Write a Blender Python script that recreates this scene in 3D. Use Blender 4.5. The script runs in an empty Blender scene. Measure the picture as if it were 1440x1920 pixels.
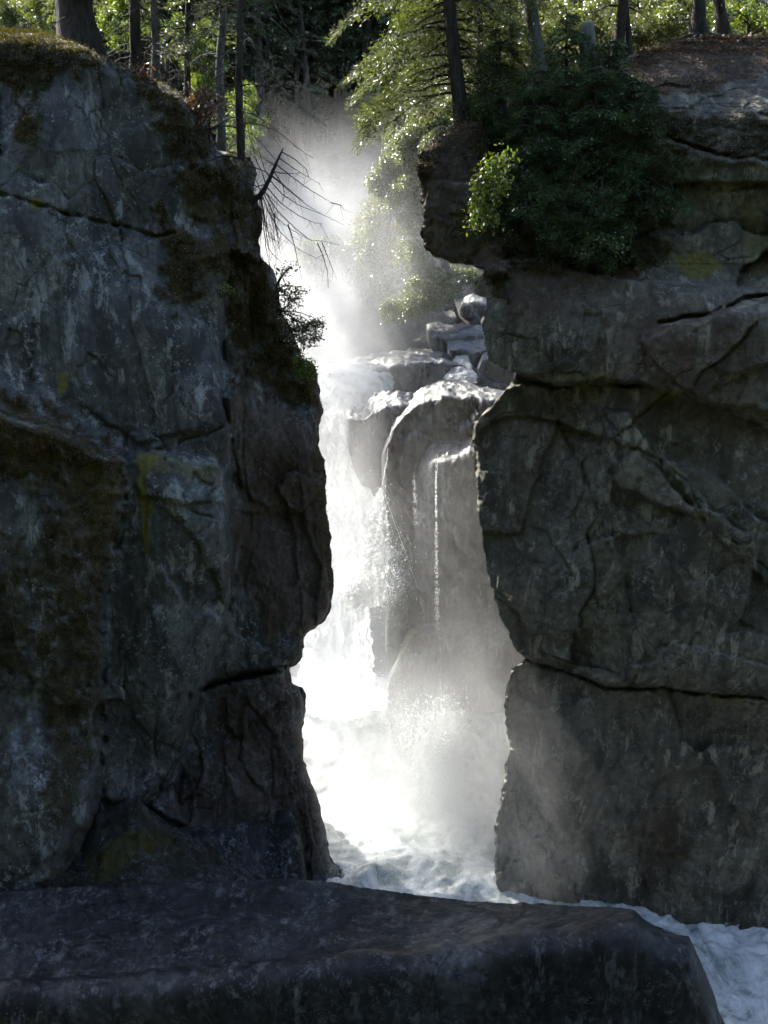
import bpy, math, random
import numpy as np
from mathutils import Vector
R = math.radians
rng = np.random.default_rng(7)
random.seed(7)
SC = bpy.context.scene
COL = SC.collection

# ------------------------------------------------------------------ camera
F = 1495.0
PITCH = R(15.0)
CP, SP = math.cos(PITCH), math.sin(PITCH)
POOL = -20.5

def at(px, py, Y):
    """world point on the sight line of photo pixel (px,py) at world depth Y"""
    px, py, Y = np.broadcast_arrays(np.asarray(px, float), np.asarray(py, float), np.asarray(Y, float))
    x = (px - 720.0) / F
    y = (960.0 - py) / F
    dy = CP + SP * y
    dz = CP * y - SP
    k = Y / dy
    return np.stack([x * k, Y, dz * k], -1)

def pt(px, py, Y):
    return at(px, py, Y).reshape(3)

# ------------------------------------------------------------------ noise
_perm = np.random.default_rng(3).permutation(65536).astype(np.int64)

def _h(*ijk):
    h = np.zeros_like(ijk[0])
    for q, i in enumerate(ijk):
        h = _perm[(h + i * (1 + 7 * q) + 1013 * (q + 1)) & 65535]
    return h

def hash01(h):
    return _perm[(h * 3 + 77) & 65535] / 65536.0

def pnoise(P):
    """gradient noise, P (...,2) or (...,3), about -1..1"""
    P = np.asarray(P, float)
    d = P.shape[-1]
    I = np.floor(P).astype(np.int64)
    f = P - I
    u = f * f * f * (f * (f * 6 - 15) + 10)
    out = 0
    for c in range(2 ** d):
        o = [(c >> k) & 1 for k in range(d)]
        h = _h(*[I[..., k] + o[k] for k in range(d)])
        w = 1
        for k in range(d):
            w = w * (u[..., k] if o[k] else 1 - u[..., k])
        g = 0
        for k in range(d):
            g = g + (hash01(h + 31 * k) * 2 - 1) * (f[..., k] - o[k])
        out = out + w * g
    return out * 1.6

def fbm(P, octv=4, gain=0.5, lac=2.03):
    a, s, out = 1.0, 1.0, 0
    for k in range(octv):
        out = out + a * pnoise(P * s + 17.3 * k)
        a *= gain
        s *= lac
    return out

def voro(P, jit=0.9):
    """2-D Voronoi: nearest cell hash, offset from its point, F1, F2"""
    I = np.floor(P).astype(np.int64)
    n = P.shape[:-1]
    f1 = np.full(n, 9.0); f2 = np.full(n, 9.0)
    hh = np.zeros(n, np.int64)
    off = np.zeros(P.shape)
    for i in (-1, 0, 1):
        for j in (-1, 0, 1):
            h = _h(I[..., 0] + i, I[..., 1] + j)
            c = np.stack([I[..., 0] + i + .5 + jit * (hash01(h) - .5), I[..., 1] + j + .5 + jit * (hash01(h + 5) - .5)], -1)
            d = P - c
            r = np.sqrt((d ** 2).sum(-1))
            m = r < f1
            f2 = np.where(m, f1, np.minimum(f2, r))
            f1 = np.where(m, r, f1)
            hh = np.where(m, h, hh)
            off = np.where(m[..., None], d, off)
    return hh, off, f1, f2

def facets(P, tilt=0.6, step=0.5):
    """broken rock: each cell its own tilted plane"""
    h, off, f1, f2 = voro(P)
    gx = (hash01(h + 11) - .5) * 2 * tilt
    gz = (hash01(h + 23) - .5) * 2 * tilt
    return step * (hash01(h + 41) - .5) + off[..., 0] * gx + off[..., 1] * gz, f2 - f1, h

def sstep(a, b, x):
    t = np.clip((x - a) / (b - a), 0, 1)
    return t * t * (3 - 2 * t)

# ------------------------------------------------------------------ photo-plane fields (traced shapes -> distances)
GX0, GY0, GS = -420.0, -200.0, 3.0
GNX, GNY = 770, 810
GX, GY = np.meshgrid(GX0 + GS * np.arange(GNX), GY0 + GS * np.arange(GNY))

def sample(Fd, px, py):
    x = np.clip((px - GX0) / GS, 0, GNX - 1.001); y = np.clip((py - GY0) / GS, 0, GNY - 1.001)
    i = x.astype(int); j = y.astype(int); u = x - i; v = y - j
    return (Fd[j, i] * (1 - u) + Fd[j, i + 1] * u) * (1 - v) + (Fd[j + 1, i] * (1 - u) + Fd[j + 1, i + 1] * u) * v

def seg_dist(X, Y, pts):
    d = np.full(X.shape, 1e9)
    for (x0, y0), (x1, y1) in zip(pts[:-1], pts[1:]):
        dx, dy = x1 - x0, y1 - y0
        t = np.clip(((X - x0) * dx + (Y - y0) * dy) / (dx * dx + dy * dy + 1e-9), 0, 1)
        d = np.minimum(d, np.hypot(X - x0 - t * dx, Y - y0 - t * dy))
    return d

def line_field(pts, margin=70):
    """distance to an open traced line (big far from it)"""
    out = np.full(GX.shape, 1e3)
    xs = [p[0] for p in pts]; ys = [p[1] for p in pts]
    i0 = max(0, int((min(xs) - margin - GX0) / GS)); i1 = min(GNX, int((max(xs) + margin - GX0) / GS) + 1)
    j0 = max(0, int((min(ys) - margin - GY0) / GS)); j1 = min(GNY, int((max(ys) + margin - GY0) / GS) + 1)
    out[j0:j1, i0:i1] = seg_dist(GX[j0:j1, i0:i1], GY[j0:j1, i0:i1], pts)
    return out

def poly_field(pts, margin=90):
    """signed distance to a traced outline, positive inside"""
    pts = list(pts) + [pts[0]]
    out = np.full(GX.shape, -1e3)
    xs = [p[0] for p in pts]; ys = [p[1] for p in pts]
    i0 = max(0, int((min(xs) - margin - GX0) / GS)); i1 = min(GNX, int((max(xs) + margin - GX0) / GS) + 1)
    j0 = max(0, int((min(ys) - margin - GY0) / GS)); j1 = min(GNY, int((max(ys) + margin - GY0) / GS) + 1)
    X = GX[j0:j1, i0:i1]; Y = GY[j0:j1, i0:i1]
    d = seg_dist(X, Y, pts)
    ins = np.zeros(X.shape, bool)
    for (x0, y0), (x1, y1) in zip(pts[:-1], pts[1:]):
        c = ((y0 > Y) != (y1 > Y)) & (X < (x1 - x0) * (Y - y0) / (y1 - y0 + 1e-9) + x0)
        ins ^= c
    out[j0:j1, i0:i1] = np.where(ins, d, -d)
    return out

def control(pts, sig=150.0):
    """smooth depth field through a few hand-set depths"""
    w = 0; s = 0
    for (x, y, v) in pts:
        r2 = ((GX - x) ** 2 + (GY - y) ** 2) / sig ** 2
        k = 1.0 / (0.55 + r2) ** 2.5
        w = w + k; s = s + k * v
    return s / w

GN1 = fbm(np.stack([GX, GY], -1) / 46.0, 5, .6)      # wobble for traced patch outlines
GN2 = fbm(np.stack([GX + 900, GY * .45], -1) / 26.0, 4, .6)

def patch(pts, soft=10.0, wob=16.0, streak=0.0):
    return sstep(-soft, soft, poly_field(pts) + wob * GN1 + streak * GN2)

# ------------------------------------------------------------------ mesh building
def new_mesh(name, V, faces, mat=None, parent=None, smooth=True, attrs=None, loc=None):
    """faces: list of int arrays (n,3) / (n,4)"""
    me = bpy.data.meshes.new(name)
    V = np.ascontiguousarray(V, np.float32)
    if loc is not None:
        V = V - np.asarray(loc, np.float32)
    me.vertices.add(len(V)); me.vertices.foreach_set('co', V.ravel())
    faces = [np.asarray(f, np.int32) for f in faces if len(f)]
    li = np.concatenate([f.ravel() for f in faces])
    tot = np.concatenate([np.full(len(f), f.shape[1], np.int32) for f in faces])
    st = np.concatenate([[0], np.cumsum(tot)[:-1]]).astype(np.int32)
    me.loops.add(len(li)); me.loops.foreach_set('vertex_index', li)
    me.polygons.add(len(tot)); me.polygons.foreach_set('loop_start', st); me.polygons.foreach_set('loop_total', tot)
    me.polygons.foreach_set('use_smooth', np.full(len(tot), smooth))
    for an, av in (attrs or {}).items():
        a = me.attributes.new(an, 'FLOAT_COLOR', 'POINT')
        a.data.foreach_set('color', np.ascontiguousarray(av, np.float32).ravel())
    me.update(); me.validate()
    if mat: me.materials.append(mat)
    o = bpy.data.objects.new(name, me); COL.objects.link(o)
    if loc is not None: o.location = loc
    if parent:
        o.parent = parent
    return o

def grid_faces(nr, nc, flip=False, wrap=False):
    i = np.arange(nr * nc).reshape(nr, nc)
    if wrap: i = np.concatenate([i, i[:, :1]], 1)
    a, b, c, d = i[:-1, :-1], i[:-1, 1:], i[1:, 1:], i[1:, :-1]
    q = np.stack([a, b, c, d] if not flip else [a, d, c, b], -1)
    return q.reshape(-1, 4)

class MB:
    """collects tubes and leaves, then becomes ONE mesh object"""
    def __init__(s): s.V = []; s.Q = []; s.T = []; s.n = 0
    def add(s, V, Q=None, T=None):
        V = np.asarray(V, float).reshape(-1, 3)
        if Q is not None and len(Q): s.Q.append(np.asarray(Q) + s.n)
        if T is not None and len(T): s.T.append(np.asarray(T) + s.n)
        s.V.append(V); s.n += len(V)
    def tube(s, P, r, sides=6, rough=0.0):
        P = np.asarray(P, float); n = len(P)
        r = np.broadcast_to(np.asarray(r, float), (n,))
        T = np.gradient(P, axis=0); T /= np.linalg.norm(T, axis=1)[:, None] + 1e-9
        up = np.array([0, 0, 1.0]) if abs(T[0, 2]) < .9 else np.array([1.0, 0, 0])
        A = np.cross(T, up); A /= np.linalg.norm(A, axis=1)[:, None] + 1e-9
        B = np.cross(T, A)
        a = np.arange(sides) * 2 * math.pi / sides
        rr = r[:, None] * np.ones(sides)
        if rough: rr = rr * (1 + rough * (rng.random((n, sides)) - .5))
        V = P[:, None] + rr[..., None] * (np.cos(a)[None, :, None] * A[:, None] + np.sin(a)[None, :, None] * B[:, None])
        V = np.concatenate([V.reshape(-1, 3), P[:1], P[-1:]])
        Q = grid_faces(n, sides, wrap=True)
        k = np.arange(sides); k2 = (k + 1) % sides
        T0 = np.stack([k2, k, np.full(sides, n * sides)], -1)
        T1 = np.stack([(n - 1) * sides + k, (n - 1) * sides + k2, np.full(sides, n * sides + 1)], -1)
        s.add(V, Q, np.concatenate([T0, T1]))
    def leaves(s, C, D, N, L, W, fold=0.15):
        """diamond leaves at C pointing along D with face normal N"""
        C = np.asarray(C); n = len(C)
        if n == 0: return
        D = D / (np.linalg.norm(D, axis=1)[:, None] + 1e-9)
        S = np.cross(D, N); S /= np.linalg.norm(S, axis=1)[:, None] + 1e-9
        N = np.cross(S, D)
        L = np.broadcast_to(L, (n,))[:, None]; W = np.broadcast_to(W, (n,))[:, None]
        V = np.stack([C, C + D * L * .45 + S * W * .5 + N * W * fold, C + D * L, C + D * L * .45 - S * W * .5 + N * W * fold], 1)
        s.add(V, np.arange(4 * n).reshape(n, 4))
    def build(s, name, mat, parent=None, smooth=True, loc=None, attrs=None):
        fs = []
        if s.Q: fs.append(np.concatenate(s.Q))
        if s.T: fs.append(np.concatenate(s.T))
        return new_mesh(name, np.concatenate(s.V), fs, mat, parent, smooth, attrs, loc)

def tag(o, label=None, cat=None, group=None, kind=None):
    if label: o['label'] = label
    if cat: o['category'] = cat
    if group: o['group'] = group
    if kind: o['kind'] = kind
    return o

def thing(name, loc, label, cat, group=None):
    o = bpy.data.objects.new(name, None); COL.objects.link(o)
    o.location = loc; o.empty_display_size = .3
    return tag(o, label, cat, group)

def dup(root, loc, rotz=0, scale=1, label=None, group=None):
    r = root.copy(); COL.objects.link(r); r.location = loc; r.rotation_euler = (0, 0, rotz); r.scale = (scale,) * 3
    if label: r['label'] = label
    if group: r['group'] = group
    for ch in list(root.children):
        c = ch.copy(); COL.objects.link(c); c.parent = r
    return r

# ------------------------------------------------------------------ materials
class NT:
    def __init__(s, name):
        s.m = bpy.data.materials.new(name); s.m.use_nodes = True
        s.t = s.m.node_tree; s.t.nodes.clear()
        s.out = s.t.nodes.new('ShaderNodeOutputMaterial')
    def n(s, typ, ins=None, **kw):
        nd = s.t.nodes.new('ShaderNode' + typ)
        for k, v in kw.items(): setattr(nd, k, v)
        for k, v in (ins or {}).items():
            if hasattr(v, 'is_output') or isinstance(v, bpy.types.NodeSocket): s.t.links.new(v, nd.inputs[k])
            else: nd.inputs[k].default_value = v
        return nd
    def noise(s, vec, scale, detail=4, rough=.6, dist=0):
        return s.n('TexNoise', {'Vector': vec, 'Scale': scale, 'Detail': detail, 'Roughness': rough, 'Distortion': dist}).outputs['Fac']
    def ramp(s, fac, stops):
        nd = s.n('ValToRGB', {'Fac': fac}); el = nd.color_ramp.elements
        while len(el) < len(stops): el.new(.5)
        for e, (p, c) in zip(el, stops):
            e.position = p
            e.color = (c, c, c, 1) if isinstance(c, (int, float)) else (*c, 1)
        return nd.outputs['Color']
    def mix(s, f, a, b, mode='MIX'):
        nd = s.n('Mix', data_type='RGBA', blend_type=mode)
        for idn, v in (('Factor_Float', f), ('A_Color', a), ('B_Color', b)):
            sk = next(i for i in nd.inputs if i.identifier == idn)
            if isinstance(v, bpy.types.NodeSocket): s.t.links.new(v, sk)
            elif idn == 'Factor_Float': sk.default_value = v
            else: sk.default_value = (v, v, v, 1) if isinstance(v, (int, float)) else (*v, 1)
        return next(o for o in nd.outputs if o.identifier == 'Result_Color')
    def math(s, op, a, b=0.0, clamp=False):
        nd = s.n('Math', operation=op, use_clamp=clamp)
        for i, v in enumerate((a, b)):
            if isinstance(v, bpy.types.NodeSocket): s.t.links.new(v, nd.inputs[i])
            else: nd.inputs[i].default_value = v
        return nd.outputs[0]
    def pos(s): return s.n('NewGeometry').outputs['Position']
    def scaled(s, vec, sc, rot=(0, 0, 0)):
        return s.n('Mapping', {'Vector': vec, 'Scale': sc, 'Rotation': rot}).outputs[0]
    def surf(s, sh): s.t.links.new(sh, s.out.inputs['Surface'])

def rock_material(name, dark, mid, light, lichen=.5, moss=((.012, .010, .005), (.035, .03, .010)), rough=(.55, .9), streak=True, bump=.6, spec=.35, run=1.0):
    m = NT(name); p = m.pos()
    big = m.noise(p, .35, 5, .62)
    st = m.noise(m.scaled(p, (1.6, 1.6, .16)), 1.0, 5, .65, .4)
    fine = m.noise(p, 5.0, 7, .7)
    grit = m.noise(p, 26.0, 4, .7)
    c = m.ramp(m.mix(.5, big, st) if streak else big, [(.36, dark), (.5, mid), (.64, light)])
    c = m.mix(m.ramp(fine, [(.35, .85), (.62, 0.0)]), c, dark)
    blot = m.ramp(m.noise(m.scaled(p, (1, 1, .6)), .9, 6, .72, .5), [(.42, .75), (.49, 0.0)])
    c = m.mix(blot, c, tuple(v * .55 for v in dark))
    drip = m.ramp(m.noise(m.scaled(p, (2.4, 2.4, .10)), 1.0, 4, .6), [(.53, 0.0), (.66, .75 * run)])
    c = m.mix(m.math('MULTIPLY', drip, m.ramp(m.noise(p, .5, 3, .5), [(.42, 0.0), (.6, 1.0)])), c, tuple(v * .7 for v in dark))
    pale = m.ramp(m.noise(m.scaled(p, (1.2, 1.2, .45)), 1.7, 7, .75, .3), [(.555, 0.0), (.62, .8)])
    c = m.mix(pale, c, tuple(v * 1.25 for v in light))
    wv = m.n('VectorMath', {0: p, 1: m.n('TexNoise', {'Vector': p, 'Scale': 1.1, 'Detail': 5.0, 'Roughness': .6}).outputs['Color']}, operation='ADD').outputs[0]
    ve = m.n('TexVoronoi', {'Vector': m.scaled(wv, (1, 1, .55), (.1, .2, .3)), 'Scale': .85}, feature='DISTANCE_TO_EDGE').outputs['Distance']
    seam = m.math('MULTIPLY', m.ramp(ve, [(.0, 1.0), (.022, 0.0)]), m.ramp(m.noise(p, .7, 3, .6), [(.45, 0.0), (.58, 1.0)]))
    c = m.mix(m.math('MULTIPLY', seam, .8), c, tuple(v * .4 for v in dark))
    # pale crusty lichen, in blotches of several sizes
    v = m.n('TexVoronoi', {'Vector': p, 'Scale': 9.0, 'Randomness': 1.0}).outputs['Distance']
    l1 = m.ramp(m.noise(p, 5.5, 8, .78), [(.53, 0.0), (.60, 1.0)])
    l2 = m.ramp(m.noise(p, 1.1, 3, .6), [(.45, 0.0), (.62, 1.0)])
    lm = m.math('MULTIPLY', m.math('MULTIPLY', l1, l2), lichen)
    spot = m.math('MULTIPLY', m.ramp(v, [(.16, 1.0), (.24, 0.0)]), m.math('MULTIPLY', m.ramp(m.noise(p, .8, 3, .6), [(.5, 0.0), (.64, 1.0)]), lichen))
    c = m.mix(lm, c, (.30, .315, .32))
    c = m.mix(m.math('MULTIPLY', spot, .7), c, (.38, .38, .36))
    at_ = m.n('Attribute', attribute_name='mask').outputs['Color']
    sep = m.n('SeparateColor', {'Color': at_})
    mossn = m.ramp(m.noise(p, 3.2, 6, .7), [(.35, moss[0]), (.65, moss[1])])
    mf = m.math('MULTIPLY', sep.outputs[0], m.ramp(m.noise(m.scaled(p, (1, 1, .6)), 1.9, 7, .75), [(.38, 0.0), (.50, 1.0)]))
    c = m.mix(m.math('MULTIPLY', sep.outputs[2], .75), c, m.ramp(m.noise(p, 2.5, 5, .7), [(.35, (.02, .011, .006)), (.7, (.075, .035, .016))]))
    c = m.mix(mf, c, mossn)
    c = m.mix(m.math('MULTIPLY', sep.outputs[1], m.ramp(fine, [(.3, .2), (.55, 1.0)])), c, m.ramp(grit, [(.3, (.06, .055, .006)), (.7, (.17, .15, .02))]))
    h = m.math('SUBTRACT', m.math('ADD', m.math('MULTIPLY', fine, .6), m.math('MULTIPLY', grit, .25)), m.math('MULTIPLY', seam, .5))
    bp = m.n('Bump', {'Height': h, 'Strength': bump, 'Distance': .12})
    rg = m.math('ADD', m.math('MULTIPLY', m.noise(p, 2.0, 4, .6), (rough[1] - rough[0])), rough[0])
    rg = m.math('MAXIMUM', rg, mf)
    b = m.n('BsdfPrincipled', {'Base Color': c, 'Roughness': rg, 'Normal': bp.outputs[0], 'Specular IOR Level': spec})
    m.surf(b.outputs[0]); return m.m

def leaf_material(name, c0, c1, trans=.45, gloss=.1, rough=.3, scale=1.5):
    m = NT(name); p = m.pos()
    c = m.ramp(m.noise(p, scale, 4, .7), [(.3, c0), (.7, c1)])
    c2 = m.mix(1.0, c, (1.25, 1.2, .55), 'MULTIPLY')
    d = m.n('BsdfDiffuse', {'Color': c}); t = m.n('BsdfTranslucent', {'Color': c2})
    a = m.n('MixShader', {0: trans, 1: d.outputs[0], 2: t.outputs[0]})
    g = m.n('BsdfGlossy', {'Color': (.9, .9, .9, 1), 'Roughness': rough})
    fr = m.n('Fresnel', {'IOR': 1.4})
    b = m.n('MixShader', {0: m.math('MULTIPLY', fr.outputs[0], gloss * 10, True), 1: a.outputs[0], 2: g.outputs[0]})
    m.surf(b.outputs[0]); return m.m

def bark_material(name, c0, c1, scale=9):
    m = NT(name); p = m.pos()
    n = m.noise(m.scaled(p, (1, 1, .18)), scale, 6, .75)
    c = m.ramp(n, [(.35, c0), (.65, c1)])
    bp = m.n('Bump', {'Height': n, 'Strength': .8, 'Distance': .04})
    m.surf(m.n('BsdfPrincipled', {'Base Color': c, 'Roughness': .9, 'Normal': bp.outputs[0], 'Specular IOR Level': .2}).outputs[0]); return m.m

def foam_material(name, foam=(.88, .90, .90), deep=(.20, .27, .28), thr=(.42, .6), scale=1.2, trans=.35):
    m = NT(name); p = m.pos()
    n = m.noise(m.scaled(p, (1, .7, .7)), scale, 8, .72, .6)
    k = m.ramp(n, [(thr[0], 0.0), (thr[1], 1.0)])
    c = m.mix(k, deep, foam)
    bp = m.n('Bump', {'Height': m.noise(p, scale * 3, 7, .7, .3), 'Strength': .4, 'Distance': .12})
    a = m.n('BsdfPrincipled', {'Base Color': c, 'Roughness': m.math('ADD', m.math('MULTIPLY', k, .55), .15), 'Normal': bp.outputs[0]})
    t = m.n('BsdfTranslucent', {'Color': c, 'Normal': bp.outputs[0]})
    m.surf(m.n('MixShader', {0: m.math('MULTIPLY', k, trans), 1: a.outputs[0], 2: t.outputs[0]}).outputs[0]); return m.m

M = {}
M['rock_left'] = rock_material('blue_grey_rock', (.031, .031, .0305), (.090, .092, .090), (.184, .187, .184), .8, moss=((.010, .008, .003), (.058, .040, .010)))
M['rock_right'] = rock_material('green_grey_rock', (.040, .036, .025), (.108, .100, .074), (.190, .178, .136), .35)
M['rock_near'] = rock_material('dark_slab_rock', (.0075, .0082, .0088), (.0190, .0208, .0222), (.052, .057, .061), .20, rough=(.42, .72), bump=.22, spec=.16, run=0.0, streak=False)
M['rock_wet'] = rock_material('wet_grey_rock', (.06, .06, .058), (.12, .12, .115), (.20, .20, .19), .2, rough=(.22, .5), spec=.5)
M['rock_bank'] = rock_material('bank_rock', (.022, .022, .018), (.05, .047, .040), (.09, .085, .075), .2)
M['foam'] = foam_material('white_foam', foam=(.9, .91, .91), thr=(.2, .38), trans=.8)
M['pool'] = foam_material('churning_water', deep=(.22, .255, .25), thr=(.40, .64), scale=1.0)
M['drop'] = foam_material('spray_drop', thr=(0.0, .1), trans=.5)
M['conifer'] = leaf_material('dark_needles', (.042, .075, .036), (.10, .145, .065), .5, .05, .5)
M['conifer_near'] = leaf_material('hemlock_needles', (.020, .050, .016), (.055, .115, .034), .35, .03, .5)
M['pine'] = leaf_material('olive_needles', (.050, .075, .012), (.115, .145, .028), .5, .05, .4)
M['leaf_olive'] = leaf_material('olive_leaves', (.060, .085, .018), (.135, .16, .045), .5, .035, .38)
M['leaf_lime'] = leaf_material('lime_leaves', (.065, .11, .010), (.15, .20, .025), .55, .03, .4)
M['leaf_mid'] = leaf_material('mid_green_leaves', (.035, .065, .014), (.085, .13, .03), .4, .03, .45)
M['leaf_dark'] = leaf_material('shrub_leaves', (.03, .05, .012), (.07, .09, .025), .4, .08, .35)
M['leaf_rust'] = leaf_material('rust_fronds', (.07, .028, .012), (.15, .06, .025), .4, .04, .5)
M['moss'] = leaf_material('moss_blades', (.025, .022, .005), (.07, .06, .012), .45, .02, .7)
M['litter'] = leaf_material('dry_needle_litter', (.05, .028, .015), (.16, .10, .06), .2, .04, .5)
M['bark'] = bark_material('grey_brown_bark', (.012, .010, .009), (.06, .050, .042))
M['bark_pale'] = bark_material('pale_grey_bark', (.05, .05, .045), (.17, .165, .15))
M['twig'] = bark_material('dead_twig', (.012, .010, .010), (.035, .030, .028))
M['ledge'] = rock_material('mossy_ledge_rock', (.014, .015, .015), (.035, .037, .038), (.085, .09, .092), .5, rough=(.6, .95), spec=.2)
M['wood_floor'] = leaf_material('forest_floor_green', (.012, .016, .008), (.028, .036, .016), 0.0, 0.0, .8)
M['soil'] = rock_material('hill_soil', (.03, .028, .02), (.07, .062, .045), (.12, .11, .08), .1)
# ------------------------------------------------------------------ cliffs
def rock_relief(X, Z, seed, aniso=(1.0, .62), rot=0.0, amp=1.0, wt=(.85, .40, .17, .16, .05), warp=.8):
    """broken-rock relief in metres over a wall's own X/Z"""
    c, s = math.cos(rot), math.sin(rot)
    P = np.stack([(X * c + Z * s) * aniso[0], (-X * s + Z * c) * aniso[1]], -1) + seed * 13.7
    wx = fbm(P * .45 + 5, 4); wz = fbm(P * .45 + 55, 4)
    W = P + warp * np.stack([wx, wz], -1)
    a, ea, h = facets(W / 3.0, .75, .55)
    b, eb, h2 = facets(W / 1.15 + 9, .7, .5)
    w3 = P + .25 * np.stack([fbm(P * 1.7, 3), fbm(P * 1.7 + 30, 3)], -1)
    c3, ec, h3 = facets(w3 / .42 + 31, .7, .5)
    sel = sstep(.35, .65, hash01(h2 + 7) * .6 + .4 * (fbm(P * .6 + 3, 2) + .5))
    r = wt[0] * a + wt[1] * b + wt[2] * c3 * (.35 + .65 * sel) + wt[3] * fbm(P * .8, 4) + wt[4] * fbm(P * 5, 4, .65)
    r = r + .10 * np.exp(-(ea / .018) ** 2) * (hash01(h + 3) > .6) + .03 * np.exp(-(eb / .03) ** 2) * sel
    return r * amp

def resample(pts, step):
    pts = np.array(pts, float)
    d = np.concatenate([[0], np.cumsum(np.hypot(*np.diff(pts, axis=0).T))])
    n = int(d[-1] / step) + 1
    s = np.linspace(0, d[-1], n)
    return np.stack([np.interp(s, d, pts[:, 0]), np.interp(s, d, pts[:, 1])], -1)

def cliff(name, sil, out_px, side, depth, relief, masks, mat, back=9.0, ncol=300, nback=34, rnd=34.0, rdep=1.1, calm=.7, sharp=None, jagw=3.2):
    """A rock wall. sil: its traced edge against the gap, top to bottom; side -1: rock lies to the left of the edge."""
    E = resample(sil, 3.0)
    n = len(E)
    t = np.arange(n) / 9.0
    jag = fbm(np.stack([t, t * 0 + 3.3], -1), 5, .62) * jagw
    Tn = np.gradient(E, axis=0); Tn /= np.linalg.norm(Tn, axis=1)[:, None] + 1e-9
    k = np.ones(25) / 25
    nx = np.convolve(np.pad(Tn[:, 1], 12, 'edge'), k, 'valid'); ny = np.convolve(np.pad(-Tn[:, 0], 12, 'edge'), k, 'valid')
    N = np.stack([nx, ny], -1) / (np.hypot(nx, ny)[:, None] + 1e-9)      # points out of the rock for side -1
    if side > 0: N = -N
    E = E + N * jag[:, None]
    dist = seg_dist(GX, GY, [tuple(q) for q in resample(sil, 14)])
    u = np.linspace(0, 1, ncol)
    u = 1 - (1 - u) ** 1.25
    px = out_px + (E[:, :1] - out_px) * u
    py = np.repeat(E[:, 1:], ncol, 1)
    D0 = sample(depth, px, py)
    W = at(px, py, D0)
    D = D0 + relief(W[..., 0], W[..., 2], px, py) * (1 - (1 - calm) * (1 - sstep(0, 80, sample(dist, px, py))) * (1 if sharp is None else np.clip(1.3 - sharp(E[:, 1:]), 0, 1)))
    D = D - .13 * np.clip(sample(masks[0], px, py), 0, 1) * (.8 + fbm(np.stack([W[..., 0] * 2.2, W[..., 2] * 2.2], -1), 4))
    kk = np.ones((n, 1)) if sharp is None else sharp(E[:, 1:]) * (.25 + 1.1 * np.abs(fbm(np.stack([E[:, 1:] / 16.0, E[:, 1:] * 0 + 7], -1), 4, .6)))
    d = np.clip(1 - sample(dist, px, py) / (rnd * kk), 0, 1)
    D = D + rdep * kk * (1 - np.sqrt(np.maximum(0, 1 - d ** 2.2)))
    front = at(px, py, D)
    # the side wall: runs back into the gorge, leaning out of sight behind the edge
    s = (np.arange(1, nback + 1) / nback) ** 1.5
    De = D[:, -1:]
    inx = -N[:, :1] * (3 + 40 * s + 90 * s * np.abs(N[:, 1:])); iny = -N[:, 1:] * (3 + 40 * s + 150 * s)
    Db = De + .15 + back * s
    bpx = E[:, :1] + inx; bpy = E[:, 1:] + iny
    B = at(bpx, bpy, Db)
    nz = fbm(np.stack([Db * .7, B[..., 2] * .7], -1), 4)
    B[..., 0] += side * (.25 + .5 * s) * np.abs(nz)
    last = at(np.full((n, 1), out_px), E[:, 1:], De + back)
    V = np.concatenate([front, B, last], 1)
    nc = V.shape[1]
    fx = np.concatenate([px, bpx, np.full((n, 1), out_px)], 1); fy = np.concatenate([py, bpy, E[:, 1:]], 1)
    mk = np.ones((n, nc, 4))
    for c_, f in enumerate(masks):
        mk[..., c_] = np.clip(sample(f, fx, fy), 0, 1)
    o = new_mesh(name, V.reshape(-1, 3), [grid_faces(n, nc, side > 0, wrap=True)], mat, attrs={'mask': mk.reshape(-1, 4)})
    tag(o, kind='structure')
    return o, V, mk

LS = [(-330, 10), (-150, 40), (0, 56), (60, 58), (100, 66), (150, 82), (200, 106), (235, 124), (265, 142), (300, 152), (335, 172), (365, 196), (385, 220), (398, 252), (408, 282), (440, 286), (466, 296),
      (480, 318), (481, 340), (474, 362), (487, 384), (493, 402), (492, 428), (484, 448), (490, 480), (512, 505), (520, 530), (518, 560), (530, 590), (545, 615), (558, 645), (566, 672), (588, 680), (596, 706), (600, 742),
      (606, 770), (600, 800), (596, 834), (609, 864), (611, 905), (613, 955), (619, 1000), (622, 1050), (626, 1090), (621, 1140), (606, 1168), (584, 1184), (569, 1196), (566, 1232), (556, 1248), (543, 1252),
      (546, 1280), (568, 1290), (573, 1306), (572, 1345), (567, 1370), (569, 1410), (576, 1450), (594, 1490), (604, 1522), (611, 1556), (616, 1598), (622, 1616), (640, 1630), (660, 1643), (676, 1658), (694, 1670), (712, 1690), (720, 1730), (724, 1800)]
RS = [(1780, 52), (1600, 60), (1440, 68), (1380, 74), (1300, 72), (1250, 84), (1190, 100), (1150, 118), (1100, 152), (1060, 168), (1000, 190), (930, 206), (905, 224), (866, 232), (836, 250), (812, 268), (790, 288), (781, 308), (780, 330), (789, 352), (790, 380), (794, 410), (790, 436), (794, 458), (808, 478), (840, 490), (880, 497),
      (908, 506), (903, 516), (893, 530), (886, 545), (890, 552), (910, 558), (911, 576), (904, 596), (905, 620), (910, 650), (918, 676), (940, 690), (966, 700), (962, 712), (946, 734), (916, 766), (884, 796), (886, 830), (891, 866), (892, 910), (898, 960), (906, 1012), (912, 1056), (920, 1090), (925, 1120), (936, 1150), (952, 1186), (970, 1222), (986, 1234),
      (976, 1242), (958, 1256), (948, 1282), (947, 1330), (952, 1366), (955, 1400), (946, 1440), (943, 1480), (938, 1510), (929, 1550), (927, 1600), (927, 1640), (935, 1690), (940, 1740), (944, 1800), (948, 1900)]

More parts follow.
